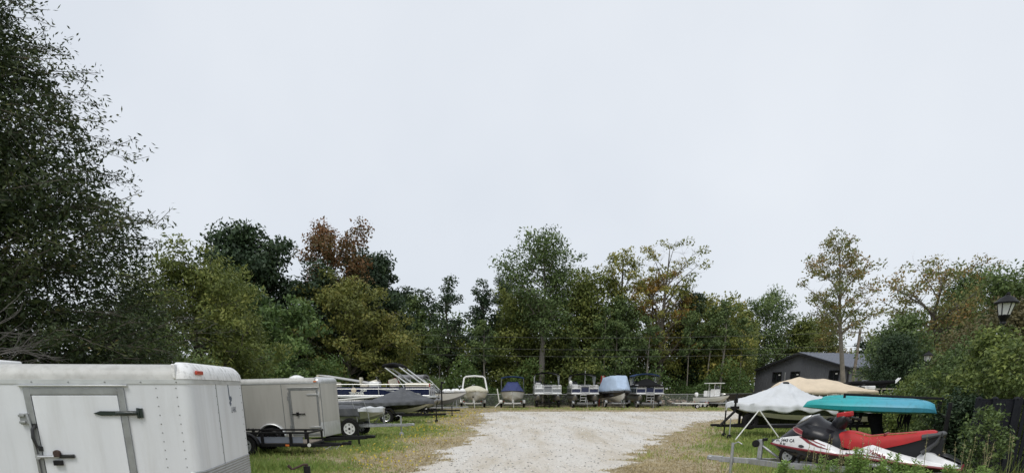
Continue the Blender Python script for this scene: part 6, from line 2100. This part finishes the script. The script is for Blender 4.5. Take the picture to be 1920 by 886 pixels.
wrap_text('registration', 'SC 5443 CA', 0.075, 'ink', 0.035, 0.062, side_pt, rise=0.10)
wrap_text('registration_sticker', '25  SC', 0.045, 'gel_green', 0.065, 0.022, side_pt, rise=0.03)
wrap_patch('emblem', 'ink', [(0.205 + 0.017 * math.cos(k * math.pi / 6), 0.05 + 0.026 * math.sin(k * math.pi / 6)) for k in range(12)], side_pt)
wrap_patch('hood_badge', 'ski_badge', [(0.17 + 0.05 * math.cos(k * math.pi / 8), 0.295 + 0.045 * math.sin(k * math.pi / 8) - 0.04 * math.cos(k * math.pi / 8)) for k in range(16)], hood_pt)
wrap_patch('hood_badge_field', 'ski_strip', [(0.17 + 0.038 * math.cos(k * math.pi / 8), 0.295 + 0.030 * math.sin(k * math.pi / 8) - 0.03 * math.cos(k * math.pi / 8)) for k in range(16)], lambda f, v: hood_pt(f, v, 0.010))
wrap_text('lettering', 'Yamaha', 0.085, 'ski_strip', 0.565, 0.10, side_pt, sh=0.35, rise=-0.22, bold=0.003)
wrap_text('small_lettering', 'WaveRunner', 0.03, 'ink', 0.45, 0.028, side_pt)

JT = boat_trailer('jet_ski_trailer', 'galvanised jet ski trailer with its tongue reaching left into the grass', (5.22, 12.82, 0), 144.4, L=2.6, W=1.25, tongue=1.25, wheels=(0.62,), Rr=0.26, bow_h=0.86, jack_h=0.78, bunk_h=0.50, fender=True, mat='galvanised', post=0.52)
wheel(JT, (-0.05, 0.22, 0.60), 0.15, 0.09, rim='galvanised', holes=4, side=1).name = 'bow_roller'


# --- kayaks on a black rack
def kayak(label, loc, rz, L=2.62, hw=0.34, h=0.30, ry=0.0):
    k = thing('kayak', label, 'kayak', loc, rz, ry=ry)
    rows = []
    n = 34
    for i in range(n):
        t = i / (n - 1)
        x = -L / 2 + L * t
        e = (1 - (2 * abs(t - 0.58) / (1.16 if t < 0.58 else 0.84)) ** (2.3 if t < 0.58 else 5.0))
        e = max(0.0, e)
        w = hw * e ** 0.6
        ht = h * e ** 0.38
        zb = 0.06 * max(0, (0.35 - t) / 0.35) ** 1.5 + 0.02 * max(0, (t - 0.75) / 0.25)
        row = []
        for a, g in ((0.55, 0.0), (0.92, 0.12), (1.0, 0.42), (0.90, 0.60), (0.62, 0.84), (0.30, 0.96), (0.0, 1.0)):
            row.append((w * a, zb + ht * g))
        rows.append([(x, y, z) for y, z in row] + [(x, -y, z) for y, z in row[-2::-1]])
    m = MB().rings(rows, True, True)
    m.build('hull', 'kayak_teal', k, smooth=28)
    c = MB()
    for s in (1, -1):
        c.tube([(r[5][0], s * (r[5][1] + 0.0), r[5][2] + 0.002) for r in rows[4:-4]], 0.008, 5, caps=False)
    c.build('keel_ridge', 'kayak_teal', k)
    return k


kayak('long teal and blue kayak upside down on the black rack above the jet ski', (7.72, 15.0, 1.30), -23.3, ry=1.5)
kayak('second teal kayak showing only its tip behind the long one', (8.15, 15.6, 1.36), -23.3, L=2.3, h=0.27, hw=0.3, ry=4.0)
RK = thing('kayak_rack', 'black steel rack holding the teal kayaks, upright at its right end', 'rack', (7.95, 14.9, 0), -23.3)
for x, y in ((1.22, -0.28), (-0.75, -0.05), (-0.75, 0.95), (1.22, 0.95)):
    MB().box((x, y, 0.76), (0.075, 0.075, 1.52 if x > 0 else 1.30)).build('post', 'black_paint', RK, bevel=0.006)
for x in (1.22, -0.75):
    MB().box((x, 0.34, 1.235), (0.06, 1.30, 0.06)).build('arm', 'black_paint', RK, bevel=0.005)
MB().box((0.23, 0.42, 1.625), (1.95, 0.05, 0.05), Matrix.Rotation(R(2.5), 3, 'Y')).build('top_beam', 'black_paint', RK, bevel=0.005)
MB().box((-0.72, 0.42, 1.60), (0.05, 0.05, 0.13)).build('beam_hook', 'black_paint', RK)
MB().box((0.23, 0.95, 0.42), (1.95, 0.06, 0.06)).build('base_rail', 'black_paint', RK, bevel=0.005)
MB().box((0.23, 0.0, 0.40), (1.95, 0.06, 0.06)).build('base_rail', 'black_paint', RK, bevel=0.005)
rd = random.Random(9)
sp = thing('tie_straps', 'black straps and cords hanging in a tangle below the kayak', 'straps', (8.35, 14.75, 0))
for k in range(8):
    x = -0.05 + 0.035 * k + rd.uniform(-0.01, 0.01)
    z1 = rd.uniform(0.85, 1.1)
    MB().tube([(x, 0, 1.27), (x + rd.uniform(-0.03, 0.03), 0.02, 1.15), (x + rd.uniform(-0.05, 0.05), 0, z1)], [0.012, 0.022, 0.008], 5).build('strap', 'canvas_black', sp)
lj = thing('wet_suit', 'black wet suit draped from the rack under the kayak', 'wet suit', (7.95, 15.1, 0))
rows = []
for i in range(8):
    a = i / 7
    xx = 0.10 * a * a
    rows.append([(-0.16 + 0.07 * a + xx, 0.02 * math.sin(i), 1.27 - 0.46 * a), (-0.06 + 0.03 * a + xx, -0.06, 1.27 - 0.46 * a), (0.08 + xx, -0.04 + 0.02 * math.sin(2 * i), 1.27 - 0.46 * a), (0.17 + xx * 1.1, 0.03, 1.27 - 0.46 * a)])
MB().sheet(rows).build('torso', 'canvas_black', lj, smooth=60, solid=0.03)
for k in range(2):
    MB().tube([(-0.30 - 0.14 * k, 0, 1.28), (-0.33 - 0.14 * k, -0.03, 1.15), (-0.36 - 0.15 * k, 0, 0.98), (-0.33 - 0.14 * k, 0.0, 0.90)], [0.04, 0.035, 0.03, 0.02], 8).build('sleeve', 'canvas_black', lj)
fl = thing('boat_bumper', 'white boat bumper hanging upright beside the kayak rack', 'bumper', (6.95, 15.9, 0.72))
MB().lathe([(0.005, 0), (0.035, 0.03), (0.04, 0.1), (0.04, 0.36), (0.03, 0.42), (0.005, 0.45)], (0, 0, 0), 'Z', 12).build('float', 'gel_white', fl)

# --- grey steel building
BD = thing('metal_building', 'dark grey steel building with low gable roof and three windows', 'building', (35.1, 73, 0), 21.8)
WY, WL, EV, RG = 14.0, 20.0, 3.85, 5.55
W3 = [(1.24, 2.6), (6.75, 8.17), (9.56, 11.05)]
wz0, wz1 = 2.5, 3.62
m = MB()
ys_ = sorted([0, WY, WY / 2] + [v for w in W3 for v in w])
roofz = lambda y: EV + (RG - EV) * (1 - abs(y - WY / 2) / (WY / 2))
for a, b in zip(ys_[:-1], ys_[1:]):
    win = any(abs(a - w[0]) < 1e-6 for w in W3) or any(w[0] <= a and b <= w[1] for w in W3)
    if win:
        m.add([(0, a, 0), (0, b, 0), (0, b, wz0), (0, a, wz0)], [(0, 3, 2, 1)])
        m.add([(0, a, wz1), (0, b, wz1), (0, b, roofz(b)), (0, a, roofz(a))], [(0, 3, 2, 1)])
    else:
        m.add([(0, a, 0), (0, b, 0), (0, b, roofz(b)), (0, a, roofz(a))], [(0, 3, 2, 1)])
m.build('gable_wall', 'building_skin', BD, smooth=0, solid=0.06)
ribs = MB()
y = 0.25
while y < WY:
    if not any(w[0] - 0.12 < y < w[1] + 0.12 for w in W3):
        ribs.box((-0.045, y, roofz(y) / 2 - 0.06), (0.03, 0.06, roofz(y) - 0.12))
    y += 0.3
o = ribs.build('wall_ribs', 'building_skin', BD)
o['kind'] = 'stuff'
MB().box((WL / 2, 0.03, EV / 2 - 0.02), (WL - 0.1, 0.06, EV - 0.04)).build('side_wall', 'building_skin', BD)
MB().box((WL / 2, WY - 0.03, EV / 2 - 0.02), (WL - 0.1, 0.06, EV - 0.04)).build('side_wall', 'building_skin', BD)
for s in (0, 1):
    e0 = -0.35 if s == 0 else WY + 0.35
    ze = EV - 0.35 * (RG - EV) / 7
    rows = [[(-0.35, e0, ze + 0.06), (WL + 0.3, e0, ze + 0.06)], [(-0.35, WY / 2, RG + 0.06), (WL + 0.3, WY / 2, RG + 0.06)]]
    ro = MB().sheet(rows).build('roof_slope', 'building_roof', BD, smooth=0, solid=0.08)
    rb = MB()
    for k in range(33):
        x = -0.2 + 0.62 * k
        a, b = Vector((x, e0, ze + 0.115)), Vector((x, WY / 2, RG + 0.115))
        rb.tube([a, b], 0.03, 4)
    o = rb.build('roof_seams', 'building_roof', ro)
    o['kind'] = 'stuff'
    rk = MB()
    a, b = Vector((-0.38, e0, ze - 0.05)), Vector((-0.38, WY / 2, RG - 0.05))
    dr = b - a
    rk.box((a + b) / 2, (0.06, dr.length, 0.24), Matrix.Rotation(math.atan2(dr.z, abs(dr.y)) * (1 if s == 0 else -1), 3, 'X'))
    rk.build('rake_trim', 'building_trim', BD)
MB().box((WL / 2, -0.36, EV - 0.06), (WL, 0.10, 0.14)).build('gutter', 'building_trim', BD)
MB().box((-0.05, 0.05, EV / 2 - 0.1), (0.12, 0.14, EV - 0.25)).build('corner_trim', 'building_trim', BD)
for k, (a, b) in enumerate(W3):
    fr = MB()
    for yy in (a + 0.04, b - 0.04, (a + b) / 2):
        fr.box((-0.05, yy, (wz0 + wz1) / 2), (0.10, 0.08 if yy != (a + b) / 2 else 0.05, wz1 - wz0))
    for zz in (wz0 + 0.04, wz1 - 0.04):
        fr.box((-0.051, (a + b) / 2, zz), (0.098, b - a - 0.16, 0.08))
    w = fr.build('window', 'building_trim', BD)
    for yy in ((a * 0.74 + b * 0.26), (a * 0.26 + b * 0.74)):
        MB().box((0.0, yy, (wz0 + wz1) / 2), (0.02, (b - a) / 2 - 0.07, wz1 - wz0 - 0.16)).build('pane', 'glass_dark', w)
    MB().box((-0.02, a + 0.4, wz1 - 0.35), (0.012, 0.28, 0.12)).build('sticker', 'sticker', w)
m = MB().box((-0.06, 9.0, 3.1), (0.12, 0.16, 0.9))
m.build('meter_box', 'galvanised', BD, bevel=0.02)

# --- utility pole and lines
UP = thing('utility_pole', 'thin wooden utility pole with small crossarm beside the grey building', 'pole', (33.9, 69.5, 0))
MB().tube([(0, 0, 0), (0, 0, 3.5), (0, 0, 7.3)], [0.17, 0.15, 0.12], 10).build('shaft', 'pole_wood', UP)
MB().box((-0.1, -0.16, 6.95), (1.7, 0.09, 0.10)).build('crossarm', 'pole_wood', UP)
for x in (-0.85, 0.0, 0.65):
    MB().lathe([(0.03, 0), (0.05, 0.04), (0.03, 0.08), (0.05, 0.12), (0.02, 0.16)], (x, -0.16, 7.0), 'Z', 8).build('insulator', 'galvanised', UP)
MB().lathe([(0.02, 0), (0.14, 0.04), (0.14, 0.4), (0.02, 0.45)], (0.32, 0.05, 6.2), 'Z', 12).build('transformer', 'galvanised', UP)
for nm, za, zb, zm in (('highest', 7.05, 8.0, 6.62), ('middle', 5.75, 6.75, 5.50), ('lowest', 5.2, 6.0, 4.84)):
    m = MB()
    pts = []
    for k in range(31):
        t = k / 30
        x = 33.9 - 62 * t
        y = 69.5 + 5.2 * t - 0.16
        tm = (33.9 - 7.55) / 62
        lin = za + (zb - za) * t
        lm = za + (zb - za) * tm
        pts.append((x, y, lin - (lm - zm) * (t * (1 - t)) / (tm * (1 - tm))))
    m.tube(pts, 0.012, 5)
    o = m.build('power_line', 'wire_light', None)
    tag(o, {'highest': 'highest of the three power lines crossing before the wood', 'middle': 'middle power line crossing before the wood', 'lowest': 'lowest power line crossing before the wood'}[nm], 'power line')


# --- lamp posts
def lamp(label, loc, flood=False):
    p = thing('lamp_post', label, 'lamp', loc)
    MB().tube([(0, 0, 0), (0, 0, 0.5), (0, 0, 0.55), (0, 0, 3.30)], [0.11, 0.10, 0.06, 0.05], 12).build('post', 'lamp_black', p)
    MB().lathe([(0.05, 3.28), (0.075, 3.30), (0.06, 3.34), (0.09, 3.40), (0.12, 3.44), (0.13, 3.47), (0.02, 3.475)], (0, 0, 0), 'Z', 12).build('collar', 'lamp_black', p)
    n = 6
    r0, r1, z0, z1 = 0.115, 0.185, 3.48, 3.76
    for k in range(n):
        a, b = 2 * math.pi * (k + 0.5) / n, 2 * math.pi * (k + 1.5) / n
        f0, f1 = 0.05, 0.95
        P = lambda r, an, z: Vector((r * math.cos(an), r * math.sin(an), z))
        A0, B0, A1, B1 = P(r0, a, z0), P(r0, b, z0), P(r1, a, z1), P(r1, b, z1)
        MB().add([A0 * 0.97, B0 * 0.97, B1 * 0.97, A1 * 0.97], [(0, 1, 2, 3)]) if False else None
        q = [A0.lerp(B0, f0), A0.lerp(B0, f1), A1.lerp(B1, f1), A1.lerp(B1, f0)]
        MB().add(q, [(0, 1, 2, 3)]).build('pane', 'lamp_pane', p, smooth=0, solid=0.004)
        MB().tube([A0, A1], 0.013, 6).build('cage_bar', 'lamp_black', p)
    MB().lathe([(0.125, 3.465), (0.13, 3.49), (0.11, 3.495)], (0, 0, 0), 'Z', 6).build('cage_base', 'lamp_black', p)
    MB().lathe([(0.26, 3.745), (0.265, 3.775), (0.2, 3.82), (0.14, 3.88), (0.06, 3.92), (0.05, 3.945), (0.03, 3.95), (0.045, 3.97), (0.01, 4.0)], (0, 0, 0), 'Z', 12).build('cap', 'lamp_black', p, smooth=40)
    if flood:
        m = MB().box((-0.1, -0.09, 3.06), (0.16, 0.05, 0.05))
        m.box((0.02, -0.10, 3.03), (0.2, 0.12, 0.05), Matrix.Rotation(R(22), 3, 'Y'))
        m.build('flood_light', 'gel_white', p, bevel=0.01)
    return p


lamp('black lantern on a post with a white flood light, upper right', (11.92, 17.4, 0), True)
lamp('small black lantern post half hidden in the shrubs behind the kayak', (21.55, 36.6, -0.35))

# --- dark fence at the right edge
FN = thing('dark_fence', 'dark painted board and picket fence at the right edge', 'fence', (8.85, 13.2, 0), -14)
for x in (0.03, 0.30, 0.66):
    po = MB().box((x, 0, 0.80), (0.085, 0.085, 1.60)).build('post', 'fence_dark', FN, bevel=0.006)
    MB().lathe([(0.062, 1.60), (0.062, 1.615), (0.03, 1.64), (0.008, 1.65)], (x, 0, 0), 'Z', 4).build('post_cap', 'fence_dark', po, smooth=0)
for zz in (0.3, 1.55):
    MB().box((0.95, 0.055, zz), (1.9, 0.03, 0.11)).build('rail', 'fence_dark', FN)
for k in range(4):
    MB().box((0.10 + 0.155 * k, 0.022, 0.80), (0.148, 0.022, 1.52)).build('board', 'fence_dark', FN, bevel=0.003)
for k in range(13):
    x = 0.74 + 0.088 * k
    pk = [(x - 0.03, 0.04), (x + 0.03, 0.04), (x + 0.03, 1.60), (x, 1.65), (x - 0.03, 1.60)]
    MB().prism(pk, 0.005, 0.027).build('picket', 'fence_dark', FN, smooth=0)

# --- chain link fence behind the far row
CF = thing('chain_link_fence', 'galvanised chain link fence behind the far row of boats', 'fence', (-9, 71.4, 0))
for k in range(14):
    MB().tube([(3.0 * k, 0, 0), (3.0 * k, 0, 1.24)], 0.035, 8).build('post', 'galvanised', CF)
MB().tube([(0, 0.0, 1.2), (39, 0.0, 1.2)], 0.028, 8).build('top_rail', 'galvanised', CF)
m = MB()
x = -1.2
while x < 39:
    for s in (1, -1):
        x0, x1 = (x, x + 1.2) if s > 0 else (x + 1.2, x)
        z0_, z1_ = 0.03, 1.19
        if x0 < 0 or x1 < 0 or x0 > 39 or x1 > 39:
            continue
        m.tube([(x0, 0.01 * s, z0_), (x1, 0.01 * s, z1_)], 0.006, 3, caps=False)
    x += 0.11
o = m.build('wire_mesh', 'galvanised', CF)
o['kind'] = 'stuff'

# --- broken concrete and rock beyond the fence
rd = random.Random(17)
RP = [(14.9, 72.6, 1.3, 0.45), (16.0, 72.9, 1.6, 0.6), (17.6, 73.2, 1.9, 0.55), (19.0, 73.4, 1.5, 0.4), (10.9, 72.6, 1.0, 0.5), (22.7, 62.5, 0.5, 0.4)]
for i, (X, Y, s, h) in enumerate(RP[:5]):
    lab = ['pale rubble heap nearest the black covered pontoon', 'tan broken rock heap behind the chain link fence', 'widest tan rubble heap beyond the fence', 'low rubble heap nearest the centre console', 'small rubble heap behind the cruiser bow'][i]
    t = thing('rubble_heap', lab, 'rubble', (X, Y, 0), group='rubble heaps beyond the fence')
    for k in range(16):
        r = rd.uniform(0.12, 0.34)
        rx, ry = rd.gauss(0, s * 0.42), rd.gauss(0, 0.3)
        zz = max(0.05, h * math.exp(-(rx / s) ** 2 * 2) * rd.uniform(0.4, 1.1))
        m = MB()
        rg = []
        for a, f in ((-0.9, 0.5), (-0.4, 0.95), (0.3, 1.0), (0.85, 0.6)):
            rg.append([(rx + r * f * math.cos(j * 1.047 + k) * rd.uniform(0.75, 1.2), ry + r * f * math.sin(j * 1.047 + k) * rd.uniform(0.75, 1.2), zz + r * a * 0.7) for j in range(6)])
        m.rings(rg, True, True)
        m.build('rock', 'rubble', t, smooth=0)


# --- weeds round the jet ski
def weed(label, X, Y, H, w, seed, mat='leaf_weed', leaf=0.06, stems=30):
    H, w = H + 0.16, w * 1.25
    rd = random.Random(seed)
    root = thing('leafy_weed', label, 'weed', (X, Y, 0), group='weeds round the jet ski')
    sm = MB()
    C, D = [], []
    for k in range(stems):
        a = rd.random() * 6.28
        r = rd.uniform(0, w / 2)
        h = H * rd.uniform(0.6, 1.0) * (1 - 0.35 * (r / (w / 2)) ** 2)
        b = Vector((0.4 * r * math.cos(a), 0.4 * r * math.sin(a), 0))
        e = Vector((r * math.cos(a), r * math.sin(a), h))
        mid = b.lerp(e, 0.5) + Vector((0, 0, 0.08 * h))
        sm.tube([b, mid, e], [0.006, 0.005, 0.003], 4, caps=False)
        n = int(h / 0.014)
        for j in range(n):
            t = 0.25 + 0.75 * j / n
            p = b.lerp(mid, t * 2) if t < 0.5 else mid.lerp(e, 2 * t - 1)
            an = j * 2.4
            d = Vector((math.cos(an), math.sin(an), 0.5))
            for q in range(2):
                pp = p + d * (0.02 + 0.03 * q * rd.random())
                C.append(tuple(pp))
                D.append(tuple(d))
    sm.build('stems', 'weed_stalk', root)
    C = np.array(C)
    V, F = leaf_quads(C, leaf, leaf * 0.3, dirs=np.array(D) * 1.5)
    np_mesh('leaves', V, F, mat, tint=np.clip(0.25 + 0.6 * C[:, 2] / H + rng.normal(0, 0.1, len(C)), 0, 1), parent=root)


WD = [(5.05, 10.9, 0.62, 0.7, 'low leafy weed at the left of the clump under the jet ski'), (5.50, 10.8, 0.78, 0.75, 'tallest bright leafy weed before the jet ski hull'), (5.95, 10.7, 0.70, 0.7, 'bright leafy weed right of the tallest one'),
      (6.35, 10.6, 0.58, 0.6, 'leafy weed below the jet ski seat'), (6.75, 10.4, 0.55, 0.55, 'low leafy weed under the jet ski rear'), (7.35, 10.6, 0.5, 0.5, 'leafy weed by the tail of the jet ski'), (4.55, 11.4, 0.5, 0.5, 'small leafy weed beside the trailer tongue')]
for i, (X, Y, H, w, lb) in enumerate(WD):
    weed(lb, X, Y, H, w, 200 + i)
# tall seeding stalks, each a thin stem with a feathery head
m = MB()
rd = random.Random(31)
SC_, SD_ = [], []
for k in range(34):
    X = rd.choice([rd.uniform(4.7, 5.8), rd.uniform(5.3, 7.6), rd.uniform(7.2, 8.6)])
    Y = rd.uniform(10.6, 11.4) if X < 7 else rd.uniform(10.4, 11.8)
    h = rd.uniform(0.75, 1.15)
    lx, ly = rd.gauss(0, 0.06), rd.gauss(0, 0.06)
    m.tube([(X, Y, 0), (X + lx * 0.4, Y + ly * 0.4, h * 0.6), (X + lx, Y + ly, h)], [0.006, 0.005, 0.003], 4, caps=False)
    for q in range(16):
        t = rd.random()
        SC_.append((X + lx * (0.7 + 0.3 * t) + rd.gauss(0, 0.012), Y + ly + rd.gauss(0, 0.012), h * (0.72 + 0.30 * t)))
        SD_.append((rd.gauss(0, 0.4), rd.gauss(0, 0.4), 1.2))
o = m.build('seed_stalks', 'weed_stalk', None)
tag(o, 'thin straw coloured seed stalks standing before the jet ski', 'stalks', kind='stuff')
V, F = leaf_quads(np.array(SC_), 0.03, 0.008, dirs=np.array(SD_))
o = np_mesh('seed_heads', V, F, 'grass_dry', tint=rng.random(len(F)))
tag(o, 'feathery seed heads on the thin stalks before the jet ski', 'seed heads', kind='stuff')
